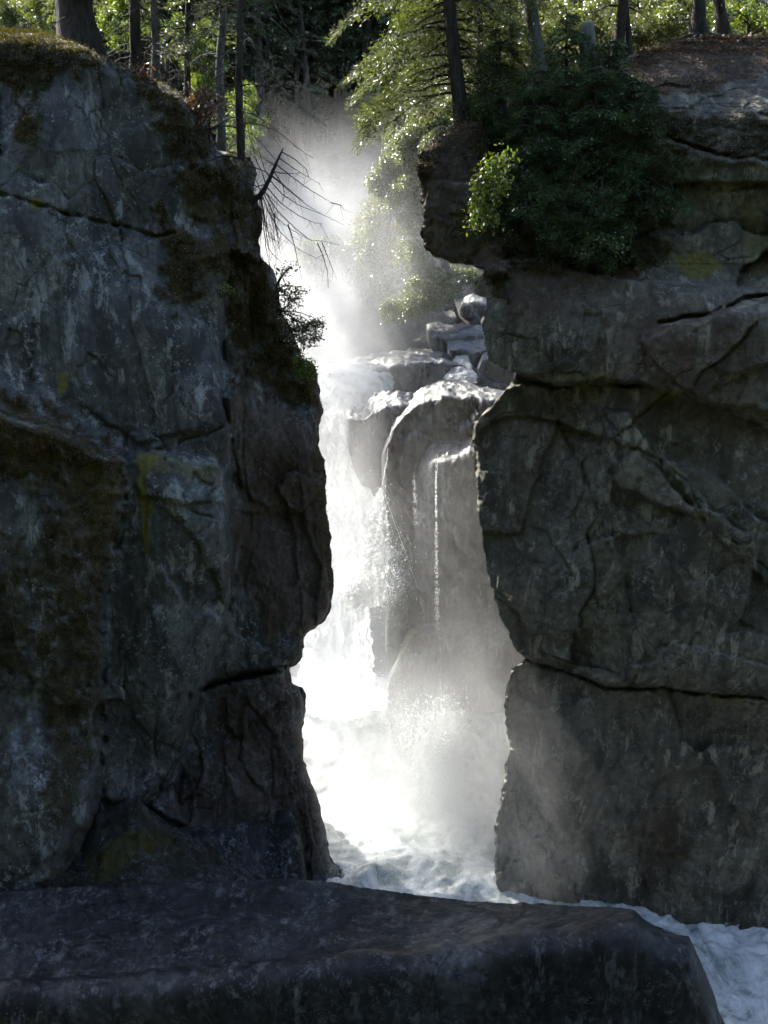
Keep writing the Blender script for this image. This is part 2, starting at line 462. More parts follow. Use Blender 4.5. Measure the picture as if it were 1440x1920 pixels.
def cracks(spec):
    """traced cracks: (points, half width px, depth m)"""
    fs = [(line_field(p), w, d) for p, w, d in spec]
    def f(px, py):
        qx = px + 5 * sample(GN1, px * .6 + 60, py * .6) + 1.5 * sample(GN1, px * 3.1 % 1500, py * 3.1 % 1800)
        qy = py + 5 * sample(GN2, px * .6 + 60, py * .6) + 1.5 * sample(GN2, px * 3.1 % 1500, py * 3.1 % 1800)
        fade = np.clip(.55 + .9 * sample(GN2, px * .8, py * .8 + 200), .12, 1)
        return sum(d * .8 * (fade if d < .5 else 1) * np.exp(-(sample(q, qx, qy) / (w * .62)) ** 2) for q, w, d in fs)
    return f

def steps(spec):
    """traced slabs: (outline, depth change m, softness px)"""
    F_ = 0
    for p, d, w in spec:
        F_ = F_ + d * sstep(-w, w, poly_field(p) + 7 * GN1)
    return F_

# ---- left cliff
buttress = [(-420, 800), (0, 770), (90, 800), (180, 838), (228, 858), (239, 900), (232, 960), (212, 1020), (192, 1080), (190, 1130), (196, 1220), (186, 1330), (184, 1500), (120, 1640), (60, 1760), (-420, 1760)]
shelf = [(-420, 690), (0, 715), (70, 745), (130, 790), (215, 842), (228, 862), (120, 850), (0, 820), (-420, 830)]
rightface = [(432, 470), (520, 500), (640, 640), (660, 1240), (545, 1252), (380, 1290), (395, 1230), (425, 1160), (440, 1050), (428, 930), (430, 820), (412, 720), (420, 600)]
lower = [(372, 1292), (460, 1268), (543, 1250), (640, 1270), (740, 1700), (740, 1800), (420, 1800), (330, 1640), (262, 1506), (330, 1440), (352, 1370)]
nose = [(232, 870), (255, 850), (340, 850), (420, 880), (440, 1000), (432, 1090), (420, 1160), (392, 1240), (352, 1360), (330, 1470), (262, 1512), (190, 1500), (196, 1230), (188, 1100), (218, 1020), (236, 950)]
LD = control([(-300, 300, 20.0), (0, 100, 21.6), (0, 450, 20.6), (120, 300, 20.9), (260, 250, 21.6), (330, 330, 21.9), (400, 480, 21.6), (250, 650, 20.9), (80, 690, 20.6), (420, 330, 22.8), (470, 420, 23.2), (520, 600, 23.0), (590, 740, 23.3),
              (400, 800, 20.9), (500, 850, 22.0), (600, 950, 23.0), (330, 1000, 20.5), (500, 1100, 22.0), (615, 1080, 23.0), (250, 1250, 20.7), (480, 1350, 22.4), (560, 1420, 22.9), (420, 1500, 21.8), (600, 1600, 23.4), (300, 1640, 20.6), (690, 1690, 23.4), (-300, 1300, 18.4), (0, 1600, 18.6), (100, 1100, 20.4)], 120)
LD = LD + steps([(buttress, -1.5, 16), (shelf, -.55, 30), (rightface, .65, 4), (lower, .75, 5), (nose, -.45, 8),
    ([(430, 740), (470, 700), (540, 760), (600, 770), (612, 900), (560, 960), (470, 940), (436, 860)], -.22, 3), ([(444, 960), (560, 960), (600, 1060), (590, 1180), (500, 1220), (430, 1180)], .2, 3), ([(300, 950), (360, 1000), (400, 1080), (430, 1160), (360, 1150), (300, 1060)], .22, 4),
    ([(250, 850), (420, 880), (436, 940), (340, 946), (262, 930)], -.2, 3), ([(460, 1300), (540, 1280), (568, 1400), (580, 1480), (500, 1500), (450, 1420)], -.2, 3), ([(100, 480), (300, 450), (300, 560), (400, 620), (400, 800), (260, 830), (150, 760), (120, 620)], -.16, 6)])
LCR = cracks([([(-60, 350), (40, 372), (130, 402), (200, 420), (300, 442), (330, 436)], 5, .35), ([(372, 1292), (420, 1276), (470, 1262), (545, 1250)], 6, .9), ([(430, 480), (420, 600), (412, 720), (430, 820), (430, 930), (440, 1040), (430, 1140), (392, 1235), (350, 1370)], 6, .35),
              ([(228, 858), (330, 836), (420, 800)], 4, .3), ([(262, 930), (330, 945), (420, 980)], 4, .18), ([(355, 1300), (345, 1400), (330, 1490)], 5, .3), ([(295, 1300), (290, 1400), (300, 1490)], 4, .2), ([(262, 1508), (350, 1560), (440, 1620), (520, 1650)], 10, .5), ([(460, 700), (452, 850), (470, 1000)], 4, .2),
              ([(310, 960), (360, 1010), (400, 1080)], 5, .2), ([(560, 1610), (590, 1560), (610, 1540)], 5, .3)])
def left_relief(X, Z, px, py):
    a = .55 + .45 * sstep(400, 480, px)
    return rock_relief(X, Z, 1.0, (1.15, .5), .06, wt=(.9, .34, .13, .13, .045), warp=.5) * a * .62 + LCR(px, py)
moss = np.maximum.reduce([
    patch([(-420, -20), (-100, 10), (0, 30), (60, 36), (150, 60), (186, 98), (180, 112), (130, 128), (84, 150), (76, 210), (74, 262), (62, 270), (34, 262), (24, 170), (-20, 120), (-420, 120)], 5, 12),
    patch([(122, 92), (146, 108), (148, 150), (136, 146)], 4, 6), patch([(176, 100), (188, 110), (190, 152), (182, 150)], 3, 5), patch([(214, 118), (230, 126), (232, 160), (224, 158)], 3, 5),
    patch([(196, 84), (240, 110), (300, 136), (350, 160), (400, 205), (420, 260), (410, 290), (380, 226), (330, 176), (262, 148), (200, 116)], 3, 4), patch([(255, 138), (300, 150), (338, 172), (368, 196), (400, 250), (412, 300), (440, 400), (446, 500), (428, 525), (412, 490), (380, 420), (345, 380), (318, 250), (272, 190)], 7, 24),
    patch([(285, 385), (300, 372), (330, 420), (440, 448), (444, 500), (404, 508), (372, 560), (334, 588), (300, 545), (310, 470)], 5, 24, 14),
    patch([(405, 280), (470, 290), (500, 400), (500, 500), (530, 560), (570, 660), (600, 690), (598, 760), (560, 770), (470, 725), (424, 730), (420, 560), (436, 480), (420, 400)], 8, 18),
    patch([(-420, 690), (0, 712), (70, 742), (130, 786), (215, 842), (240, 900), (236, 950), (216, 1010), (190, 1100), (150, 1040), (120, 930), (60, 900), (0, 900), (-420, 900)], 16, 22, 24),
    .85 * patch([(80, 950), (190, 1060), (192, 1250), (150, 1500), (90, 1560), (70, 1200)], 10, 16, 26), .7 * patch([(-200, 1000), (50, 1000), (60, 1250), (20, 1450), (-200, 1450)], 10, 20, 26),
    .8 * patch([(590, 840), (620, 850), (640, 1100), (604, 1120), (590, 1000)], 5, 10), .6 * patch([(190, 1500), (270, 1510), (330, 1560), (200, 1640), (60, 1680)], 10, 20)])
yellow = np.maximum.reduce([patch([(250, 850), (300, 850), (290, 868), (270, 900), (284, 960), (278, 1040), (264, 1000), (258, 930)], 4, 9), patch([(106, 705), (128, 698), (132, 716), (114, 744)], 3, 6), patch([(60, 370), (80, 372), (74, 392), (56, 388)], 3, 6), .2 * patch([(160, 860), (232, 880), (226, 960), (190, 1000)], 8, 14, 14), .4 * patch([(300, 850), (420, 880), (400, 900), (290, 880)], 5, 8)])
rust = np.maximum.reduce([patch([(140, 880), (236, 900), (210, 1020), (190, 1100), (100, 1000)], 14, 14, 14), .85 * patch([(430, 740), (470, 740), (600, 800), (620, 1150), (570, 1190), (500, 1200), (440, 1100)], 20, 24, 10), patch([(330, 440), (440, 440), (446, 500), (420, 470), (340, 470)], 6, 10), .7 * patch([(380, 1290), (545, 1262), (570, 1400), (600, 1560), (600, 1640), (480, 1620), (300, 1520), (400, 1400)], 16, 26, 16)])
CL, CLV, CLM = cliff('cliff_left', LS, -340, -1, LD, left_relief, [moss, yellow, rust], M['rock_left'], back=5.6)

# ---- right cliff
pillar = [(760, 260), (866, 226), (905, 224), (920, 300), (930, 420), (960, 520), (900, 512), (780, 500)]
block = [(880, 500), (970, 480), (1150, 520), (1440, 545), (1780, 540), (1780, 800), (1440, 800), (1200, 720), (1130, 716), (1040, 728), (1000, 712), (966, 702), (890, 700)]
foot = [(990, 1236), (1050, 1252), (1130, 1284), (1250, 1290), (1440, 1312), (1780, 1330), (1780, 2000), (880, 2000), (880, 1240)]
arch = [(1440, 560), (1330, 590), (1240, 610), (1200, 640), (1260, 720), (1330, 760), (1780, 800), (1780, 560)]
slope_top = [(1780, 40), (1440, 66), (1300, 70), (1190, 98), (1100, 150), (1090, 190), (1200, 190), (1330, 205), (1780, 215)]
RD = control([(1440, 70, 27.5), (1300, 72, 27.0), (1190, 100, 26.0), (1110, 150, 24.0), (1440, 130, 24.6), (1300, 150, 24.0), (1440, 205, 22.8), (1250, 200, 23.0), (1780, 60, 28.0), (1780, 200, 23.0), (1000, 200, 25.0), (900, 240, 25.2), (820, 300, 24.0), (800, 440, 24.0), (860, 480, 24.4), (1050, 350, 24.0), (1200, 300, 23.6), (1400, 300, 23.0), (1050, 480, 23.8), (1300, 450, 23.4),
              (920, 620, 23.2), (1050, 620, 22.7), (1300, 650, 22.3), (1440, 700, 22.0), (900, 820, 23.9), (1000, 850, 23.1), (1200, 900, 22.3), (1420, 950, 21.7), (930, 1050, 23.4), (1050, 1100, 22.5), (1300, 1150, 21.8), (980, 1210, 22.9), (1440, 1250, 21.5), (960, 1350, 23.5), (1100, 1400, 22.7), (1350, 1450, 22.0), (940, 1600, 23.6), (1100, 1650, 22.8), (1400, 1700, 21.9), (1780, 1200, 20.6), (1780, 1700, 20.8), (1000, 1800, 23.2), (1400, 1850, 21.8)], 110)
RD = RD + steps([(block, -.6, 4), (foot, .55, 4), (arch, -.4, 4), (pillar, -.9, 6),
    ([(1128, 768), (1180, 772), (1215, 830), (1290, 898), (1334, 962), (1300, 966), (1230, 946), (1160, 912), (1136, 850)], -.34, 3), ([(1142, 866), (1162, 912), (1232, 950), (1270, 968), (1222, 984), (1150, 938)], .22, 3),
    ([(1240, 862), (1330, 884), (1450, 1000), (1600, 1040), (1600, 1130), (1440, 1092), (1340, 1000)], -.28, 3), ([(1200, 640), (1300, 600), (1450, 575), (1600, 580), (1600, 660), (1400, 690), (1300, 750), (1230, 720)], -.22, 3),
    ([(950, 990), (990, 1052), (1032, 1066), (1082, 1030), (1150, 1004), (1168, 1062), (1130, 1180), (1000, 1190), (930, 1100)], -.2, 3), ([(1156, 1010), (1240, 1000), (1290, 1120), (1270, 1200), (1180, 1290), (1206, 1230), (1180, 1130)], .2, 3),
    ([(1180, 1250), (1226, 1246), (1232, 1268), (1200, 1282), (1176, 1274)], -.18, 2), ([(1090, 1276), (1124, 1268), (1140, 1288), (1180, 1290), (1130, 1300)], -.18, 2), ([(905, 560), (1048, 560), (1052, 690), (1000, 712), (900, 690)], -.16, 3), ([(1095, 590), (1132, 586), (1134, 716), (1096, 720)], .14, 3),
    ([(886, 800), (960, 716), (1030, 722), (1048, 800), (1004, 900), (980, 1000), (900, 1000)], -.22, 3), ([(1040, 730), (1128, 720), (1136, 850), (1120, 960), (1090, 870), (1050, 800)], .18, 3), ([(1270, 1206), (1350, 1222), (1430, 1246), (1500, 1262), (1500, 1290), (1300, 1292)], -.16, 2),
    ([(1000, 1330), (1110, 1310), (1150, 1420), (1090, 1560), (1010, 1480)], -.16, 4), ([(1220, 1470), (1330, 1440), (1400, 1560), (1330, 1640), (1230, 1600)], .16, 4), ([(1230, 250), (1340, 290), (1600, 300), (1600, 345), (1200, 345)], -.3, 3)])
RCR = cracks([([(986, 1237), (1050, 1254), (1130, 1286), (1250, 1291), (1330, 1300), (1440, 1311), (1600, 1330)], 5, .8), ([(966, 702), (1000, 714), (1040, 728), (1130, 717), (1200, 722)], 6, .5), ([(1030, 722), (1050, 800), (1090, 870), (1120, 960)], 4, .25), ([(1130, 780), (1180, 840), (1230, 860), (1290, 900)], 4, .28), ([(1290, 900), (1330, 990), (1400, 1030), (1470, 1090)], 4, .28),
              ([(1140, 850), (1160, 900), (1230, 950), (1300, 970)], 4, .25), ([(1150, 1000), (1165, 1060), (1180, 1130), (1210, 1230)], 4, .25), ([(960, 1000), (990, 1050), (1030, 1065), (1080, 1030)], 4, .22), ([(1180, 1290), (1200, 1230), (1270, 1200)], 3, .15), ([(1440, 552), (1390, 562), (1330, 590), (1240, 604)], 5, .5), ([(1200, 640), (1240, 700), (1300, 750), (1440, 790)], 4, .25),
              ([(1220, 1560), (1200, 1620), (1210, 1660)], 5, .2), ([(1300, 1500), (1330, 1560), (1400, 1590)], 3, .15), ([(870, 290), (885, 360), (878, 430)], 5, .3), ([(1230, 250), (1340, 290), (1440, 300)], 6, .5), ([(1200, 345), (1320, 350), (1440, 350)], 6, .4), ([(1000, 1320), (1010, 1450), (990, 1600)], 5, .12), ([(1270, 1205), (1350, 1230), (1430, 1246)], 3, .15)])
def right_relief(X, Z, px, py):
    lo = sstep(1230, 1330, py)
    a = rock_relief(X, Z, 4.0, (.62, .62), -.5, wt=(1.05, .17, .07, .08, .03), warp=.4) * .78
    b = rock_relief(X, Z, 8.0, (.9, .5), .05, wt=(.9, .25, .12, .12, .05), warp=.5) * .42
    up = 1 - .5 * sstep(250, 60, py)
    return (a * (1 - lo) + b * lo) * up + RCR(px, py)
moss = np.maximum.reduce([.5 * patch([(800, 270), (905, 224), (930, 420), (900, 500), (820, 470)], 10, 26, 14),
    patch([(775, 290), (800, 278), (812, 300), (800, 350), (790, 356), (776, 330)], 3, 5), .85 * patch([(880, 215), (1100, 190), (1300, 205), (1440, 215), (1780, 220), (1780, 330), (1300, 300), (1250, 480), (1100, 520), (930, 480), (890, 380)], 10, 22),
    .9 * patch([(920, 500), (960, 500), (950, 560), (925, 560), (915, 530)], 4, 8), .5 * patch([(1180, 1540), (1290, 1520), (1300, 1640), (1220, 1660)], 10, 22, 12), .5 * patch([(900, 880), (935, 870), (940, 960), (905, 960)], 5, 10)])
yellow = np.maximum.reduce([patch([(1260, 480), (1330, 470), (1350, 500), (1320, 530), (1280, 525)], 6, 12, 8), .6 * patch([(1225, 730), (1270, 735), (1280, 755), (1230, 750)], 4, 8), .4 * patch([(1050, 700), (1140, 700), (1130, 725), (1060, 726)], 4, 9), .5 * patch([(1330, 1302), (1400, 1308), (1400, 1318), (1330, 1312)], 3, 5), .4 * patch([(1390, 380), (1440, 380), (1440, 520), (1400, 520)], 8, 14, 12), .8 * patch([(1325, 108), (1350, 108), (1350, 125), (1325, 125)], 4, 8)])
PIL = patch([(775, 285), (800, 270), (866, 228), (905, 224), (930, 420), (960, 520), (900, 512), (800, 480), (780, 440)], 8, 12)
rust = np.maximum.reduce([.5 * patch([(1100, 560), (1250, 560), (1440, 600), (1440, 860), (1250, 800), (1120, 700)], 24, 50, 20), .35 * patch([(900, 700), (1100, 720), (1100, 950), (900, 900)], 24, 50, 24), .9 * PIL, .7 * patch([(905, 560), (1000, 480), (1200, 500), (1150, 560), (960, 620)], 16, 26), patch([(1250, 640), (1290, 630), (1310, 690), (1300, 740), (1270, 720)], 8, 14), patch([(780, 300), (800, 296), (800, 345), (782, 345)], 3, 4), .9 * patch([(1090, 150), (1190, 98), (1300, 72), (1440, 66), (1780, 50), (1780, 150), (1440, 140), (1300, 170), (1180, 190), (1100, 180)], 8, 20), .45 * patch([(955, 960), (990, 960), (1010, 1060), (980, 1200), (950, 1120)], 8, 14), .5 * patch([(1180, 1540), (1260, 1500), (1300, 1640), (1150, 1600)], 14, 26), .8 * patch([(920, 500), (955, 500), (940, 545), (922, 550)], 4, 5)])
CR, CRV, CRM = cliff('cliff_right', RS, 1790, 1, RD, right_relief, [moss, yellow, rust], M['rock_right'], back=8.5, rnd=13, rdep=.5, calm=.3, jagw=4.2, sharp=lambda y: .22 + .78 * np.maximum(sstep(1225, 1245, y), sstep(560, 520, y)))

# ------------------------------------------------------------------ rocks with a top and a face
def ledge_rock(name, cols, Yf, Yb, mat, ny=60, nt=26, step=3.0, amp=.12, rnd=18.0, seed=0.0, slope=0.0, label=None, cat=None, mask=None, brink=.35, kind=None, size=1.0, tw=1.0, aniso=(1.1, .8), carve=None, lump=1.4, ow=2.6, br=5, facet_top=3.0, fan=(1.5, .8)):
    """cols: (px, far edge of top, brink, foot) traced left to right; face at depth Yf, top running back to Yb (numbers or one per column)"""
    c = np.array([q[:4] for q in cols], float)
    px = np.linspace(c[0, 0], c[-1, 0], int((c[-1, 0] - c[0, 0]) / step) + 2)
    o, t, b = (np.interp(px, c[:, 0], c[:, k]) for k in (1, 2, 3))
    wob = fbm(np.stack([px / 22.0, px * 0 + seed * 5], -1), 2 if br > 10 else 4, .6)
    do = wob * ow * size; dt = (fbm(np.stack([px / (140.0 if br > 10 else 30.0), px * 0 + seed * 5 + 9], -1), 2 if br > 10 else 4, .6) * 3.0 * size * tw); dt = np.maximum(dt, o - t + 2)
    Yf = np.interp(px, c[:, 0], np.broadcast_to(Yf, len(c))); Yb = np.interp(px, c[:, 0], np.broadcast_to(Yb, len(c)))
    d = np.minimum(px - px[0], px[-1] - px)
    e = np.clip(1 - d / rnd, 0, 1)
    er = 1 - np.sqrt(np.maximum(0, 1 - e ** 2))
    Yf = Yf + (Yb - Yf) * .9 * er
    n = len(px)
    sf = np.linspace(1, 0, ny)[:, None]
    fy = (t + dt) + (b - t - dt) * sf
    fY = Yf + slope * (1 - sf) + brink * (1 - np.sqrt(np.maximum(0, 1 - np.clip(1 - sf * ny / br, 0, 1) ** 2)))
    face = at(np.broadcast_to(px, fy.shape), fy, fY)
    st = np.linspace(0, 1, nt)[1:, None]
    ty = t + (o - t) * st + dt * (1 - st) ** 6 + do * st ** 6
    tY = (Yf + slope + brink) + (Yb - Yf - slope - brink) * st
    top = at(np.broadcast_to(px, ty.shape), ty, tY)
    bk = []
    for k, z in enumerate(np.linspace(0.15, 1, 5)):
        q = top[-1].copy(); q[:, 1] += .2 + .25 * k; q[:, 2] = q[:, 2] * (1 - z) + face[0, :, 2] * z; q[:, 0] *= (q[:, 1] / top[-1][:, 1])
        bk.append(q)
    V = np.concatenate([face, top, np.array(bk)])
    nr = len(V)
    wf = np.zeros((nr, 1)); wf[:ny] = 1
    fr = max(4, br)
    wf[ny - fr:ny + 2, 0] = np.linspace(1, 0, fr + 2)
    k = np.ones(1)
    A = V.copy()
    P2 = np.stack([A[..., 0], A[..., 2]], -1) + seed * 7.1
    rel = rock_relief(A[..., 0] / size, A[..., 2] / size, seed + 2, fan, .35) * amp * 2.2 * size
    n3 = fbm(A * .9 / size + seed, 5, .55) * amp * size
    edge = np.clip(d / 10.0, .25, 1)[None]
    V[..., 1] += (rel + n3 * .4) * wf * edge
    V[..., 2] += n3 * lump * (1 - wf) * edge
    ta, _, _ = facets(np.stack([A[..., 0] * aniso[0], A[..., 1] * aniso[1]], -1) / size + .3 * n3[..., None] + seed, .5, .35)
    V[..., 2] += amp * size * (facet_top * ta + .5 * fbm(A * 3.1 / size + 4 + seed, 4)) * (1 - wf) * edge
    if carve is not None:
        kk = ny + nt - 1
        V[:kk, :, 2] -= carve(np.broadcast_to(px, (kk, n)), np.concatenate([fy, ty])) * (1 - wf[:kk])
    mk = np.zeros((nr, n, 4)); mk[..., 3] = 1
    if mask is not None:
        fx = np.broadcast_to(px, (ny + nt - 1, n)); fyy = np.concatenate([fy, ty])
        for c_, f in enumerate(mask):
            mk[:ny + nt - 1, :, c_] = np.clip(sample(f, fx, fyy), 0, 1)
    ob = new_mesh(name, V.reshape(-1, 3), [grid_faces(nr, n)], mat, attrs={'mask': mk.reshape(-1, 4)})
    tag(ob, label, cat, None, kind)
    return ob, V

# foreground slab
SCR = cracks([([(150, 1828), (300, 1812), (420, 1806), (520, 1792), (600, 1782), (700, 1778)], 3.5, .12), ([(300, 1796), (420, 1786), (560, 1770), (640, 1768)], 2.5, .08), ([(560, 1740), (700, 1742), (860, 1738)], 2.5, .07), ([(180, 1720), (330, 1728), (430, 1716), (520, 1722)], 3, .08), ([(-100, 1760), (100, 1770), (260, 1760)], 3, .1), ([(480, 1690), (640, 1690), (760, 1700)], 2, .08)])
slab_m = [.0 * GN1, .0 * GN1, .0 * patch([(-400, 1700), (500, 1690), (300, 1780), (-400, 1820)], 20, 30)]
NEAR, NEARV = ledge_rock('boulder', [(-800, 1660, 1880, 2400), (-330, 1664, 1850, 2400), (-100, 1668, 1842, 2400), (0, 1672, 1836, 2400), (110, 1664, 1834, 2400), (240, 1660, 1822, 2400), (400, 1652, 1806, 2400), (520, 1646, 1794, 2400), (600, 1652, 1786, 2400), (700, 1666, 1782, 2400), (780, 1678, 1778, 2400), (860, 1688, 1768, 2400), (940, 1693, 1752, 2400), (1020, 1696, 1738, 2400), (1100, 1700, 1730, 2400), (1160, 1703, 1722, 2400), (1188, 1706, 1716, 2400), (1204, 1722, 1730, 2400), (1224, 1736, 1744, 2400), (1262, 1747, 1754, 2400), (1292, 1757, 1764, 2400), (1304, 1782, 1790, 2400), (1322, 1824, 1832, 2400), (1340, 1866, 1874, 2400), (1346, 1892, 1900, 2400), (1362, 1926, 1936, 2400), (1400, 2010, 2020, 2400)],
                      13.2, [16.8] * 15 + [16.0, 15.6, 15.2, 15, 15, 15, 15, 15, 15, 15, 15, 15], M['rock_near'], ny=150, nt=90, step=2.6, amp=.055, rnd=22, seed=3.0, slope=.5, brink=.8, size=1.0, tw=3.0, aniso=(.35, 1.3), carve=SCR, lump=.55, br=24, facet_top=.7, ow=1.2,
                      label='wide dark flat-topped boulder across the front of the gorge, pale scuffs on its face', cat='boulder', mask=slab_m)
# mossy ramp between the slab and the foot of the left cliff
ym = patch([(165, 1600), (240, 1560), (330, 1565), (320, 1590), (230, 1610), (222, 1640), (160, 1650)], 6, 10)
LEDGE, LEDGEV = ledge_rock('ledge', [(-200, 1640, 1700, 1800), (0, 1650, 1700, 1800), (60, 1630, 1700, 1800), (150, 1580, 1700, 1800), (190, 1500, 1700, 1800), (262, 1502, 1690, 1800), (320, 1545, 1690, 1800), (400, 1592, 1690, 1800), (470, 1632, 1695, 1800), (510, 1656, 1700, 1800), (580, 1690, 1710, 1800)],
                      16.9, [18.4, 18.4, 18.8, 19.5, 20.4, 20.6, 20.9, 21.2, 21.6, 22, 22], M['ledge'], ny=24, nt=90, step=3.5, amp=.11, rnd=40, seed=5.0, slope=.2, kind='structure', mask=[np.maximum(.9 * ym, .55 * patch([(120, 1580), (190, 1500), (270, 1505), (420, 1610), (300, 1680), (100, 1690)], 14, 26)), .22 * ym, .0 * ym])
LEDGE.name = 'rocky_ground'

# wet rocks in the falls
W_ = M['rock_wet']
ledge_rock('wet_rock', [(714, 852, 862, 930), (724, 822, 836, 970), (738, 788, 804, 1030), (762, 752, 772, 1120), (792, 728, 750, 1240), (830, 714, 736, 1400), (880, 717, 738, 1480), (945, 734, 744, 1500), (1010, 745, 752, 1560)],
           34.0, [36.2, 36.4, 36.8, 37.4, 38.0, 38.4, 38.4, 38.2, 38], W_, lump=.6, facet_top=1.3, aniso=(.6, 1.6), ny=130, nt=30, step=2.6, amp=.20, rnd=11, seed=1.0, label='tall domed grey rock at the middle of the falls with bright wet top', cat='rock')
ledge_rock('wet_rock', [(766, 880, 890, 1440), (780, 864, 876, 1440), (796, 844, 864, 1440), (812, 814, 859, 1440), (836, 810, 856, 1440), (864, 812, 850, 1440), (890, 798, 838, 1440), (960, 780, 812, 1440), (1010, 770, 800, 1440)],
           [34.6, 33.9, 33.2, 32.7, 32.4, 32.4, 32.4, 32.4, 32.4], [35.2, 34.8, 34.6, 34.6, 34.6, 34.6, 34.6, 34.6, 34.6], W_, lump=.6, facet_top=1.2, aniso=(.6, 1.6), tw=1.8, ny=130, nt=36, step=2.4, amp=.18, rnd=6, seed=2.2, label='sheer grey rock wall with a wet notched shelf that a thin trickle leaves', cat='rock')
ledge_rock('wet_rock', [(646, 770, 786, 806), (654, 760, 780, 846), (668, 762, 784, 890), (684, 764, 782, 918), (696, 750, 776, 926), (702, 736, 766, 932), (722, 733, 756, 940), (745, 735, 752, 945), (775, 735, 750, 950)],
           36.2, [37.5] * 9, W_, lump=.6, facet_top=1.3, aniso=(.6, 1.6), ny=70, nt=28, step=2.4, amp=.20, rnd=12, seed=3.1, label='stepped grey outcrop beside the white chute with two wet tops', cat='rock')
ledge_rock('wet_rock', [(600, 676, 700, 790), (660, 670, 692, 790), (720, 661, 684, 770), (780, 654, 674, 760), (830, 655, 672, 750), (875, 668, 688, 745), (915, 700, 712, 745), (960, 712, 722, 760)],
           40.2, [43.5] * 8, W_, lump=.6, facet_top=1.3, aniso=(.6, 1.6), ny=40, nt=30, step=2.6, amp=.12, rnd=14, seed=4.3, label='broad dark rock shelf at the lip of the falls, water sheeting over it', cat='rock')
ledge_rock('wet_rock', [(799, 608, 616, 634), (806, 605, 618, 652), (820, 604, 624, 668), (846, 606, 628, 680), (876, 607, 624, 680), (912, 610, 622, 680)], 42.6, [44.8] * 6, W_, lump=.6, facet_top=1.3, aniso=(.6, 1.6), ny=30, nt=26, step=2.2, amp=.10, rnd=7, seed=5.5, label='angular grey boulder with a bright scalloped top above the lip', cat='boulder')
ledge_rock('wet_rock', [(838, 640, 648, 662), (846, 637, 652, 672), (866, 637, 650, 690), (884, 640, 656, 690), (904, 638, 650, 690), (918, 640, 648, 690)], 41.4, [42.5] * 6, W_, lump=.6, facet_top=1.3, aniso=(.6, 1.6), ny=24, nt=22, step=2.2, amp=.08, rnd=6, seed=6.5, label='smaller grey boulder with ragged lit top, lower of the pair above the lip', cat='boulder')
ledge_rock('wet_rock', [(862, 572, 580, 592), (872, 558, 570, 600), (888, 552, 566, 606), (906, 554, 566, 606), (920, 560, 570, 606)], 46.5, [48] * 5, W_, lump=.6, facet_top=1.3, aniso=(.6, 1.6), ny=24, nt=18, step=2.2, amp=.10, rnd=10, seed=7.1, label='rounded pale boulder under the hanging leafy branches', cat='boulder')
ledge_rock('wet_rock', [(890, 690, 698, 730), (905, 655, 668, 740), (925, 640, 660, 745), (970, 640, 660, 745)], 40.5, [42] * 4, W_, lump=.6, facet_top=1.3, aniso=(.6, 1.6), ny=30, nt=18, step=2.2, amp=.08, rnd=8, seed=7.9, label='dull grey rock tucked against the right cliff above the dome', cat='rock')
ledge_rock('wet_rock', [(724, 1278, 1292, 1330), (738, 1238, 1252, 1390), (750, 1212, 1226, 1420), (764, 1188, 1200, 1430), (776, 1176, 1186, 1440), (815, 1169, 1178, 1440), (834, 1172, 1180, 1440), (856, 1180, 1186, 1440)],
           [30.3, 30.3, 30.3, 30.4, 30.6, 31.6, 32.4, 33.0], [31.6, 31.6, 31.6, 31.6, 31.8, 32.6, 33.2, 33.6], W_, lump=.6, facet_top=1.3, aniso=(.6, 1.6), ny=60, nt=20, step=2.2, amp=.15, rnd=4, seed=8.4, tw=.4, ow=1.0, label='low grey rock with green-stained edge above the splash', cat='rock', mask=[0 * GN1, .7 * patch([(745, 1235), (764, 1190), (790, 1176), (775, 1200), (756, 1245)], 4, 8), 0 * GN1])
ledge_rock('wet_rock', [(722, 1152, 1166, 1215), (730, 1126, 1142, 1240), (744, 1102, 1120, 1280), (757, 1092, 1104, 1290), (775, 1100, 1107, 1290), (800, 1110, 1116, 1290), (815, 1116, 1121, 1290)],
           [31.5, 31.5, 31.6, 31.8, 32.2, 32.7, 33.2], [32.3, 32.3, 32.4, 32.5, 32.9, 33.3, 33.6], W_, lump=.6, facet_top=1.3, aniso=(.6, 1.6), ny=50, nt=18, step=2.2, amp=.14, rnd=5, seed=9.4, label='narrow grey rock fin with white crests between jet and trickle', cat='rock')
# ------------------------------------------------------------------ terrain behind the falls
def terrain():
    px = np.arange(-900, 2500, 9.0)
    py = np.concatenate([np.arange(705, 240, -5.0), np.arange(240, -420, -9.0)])
    Yk = np.interp(py, [-420, -200, 0, 120, 240, 280, 360, 450, 560, 640, 705], [210, 150, 112, 94, 80, 76, 66, 59, 51, 46.5, 44.0])
    PX, PY = np.meshgrid(px, py)
    PYw = PY + 10 * fbm(np.stack([PX / 120.0, PY / 120.0], -1), 4)
    Y = np.repeat(Yk[:, None], len(px), 1)
    V = at(PX, PYw, Y)
    g = rock_relief(V[..., 0] / 1.6, V[..., 2] / 1.6, 6.0, (1, .7), .7)
    V[..., 1] += g * 1.3
    V[..., 2] += .5 * fbm(V * .35, 5)
    o = new_mesh('hillside', V.reshape(-1, 3), [grid_faces(*PX.shape)], M['rock_bank'], attrs={'mask': np.stack([sstep(300, 250, PY), .0 * PY, .3 * sstep(300, 250, PY), 1 + 0 * PY], -1).reshape(-1, 4)})
    tag(o, kind='structure')
    # ground sheet under everything
    x = np.linspace(-400, 400, 60); y = np.linspace(-200, 600, 60)
    X, Y = np.meshgrid(x, y)
    Z = -23.5 + .4 * fbm(np.stack([X, Y], -1) / 14.0, 3)
    g = new_mesh('riverbed', np.stack([X, Y, Z], -1).reshape(-1, 3), [grid_faces(60, 60)], M['soil'])
    tag(g, kind='structure')
terrain()

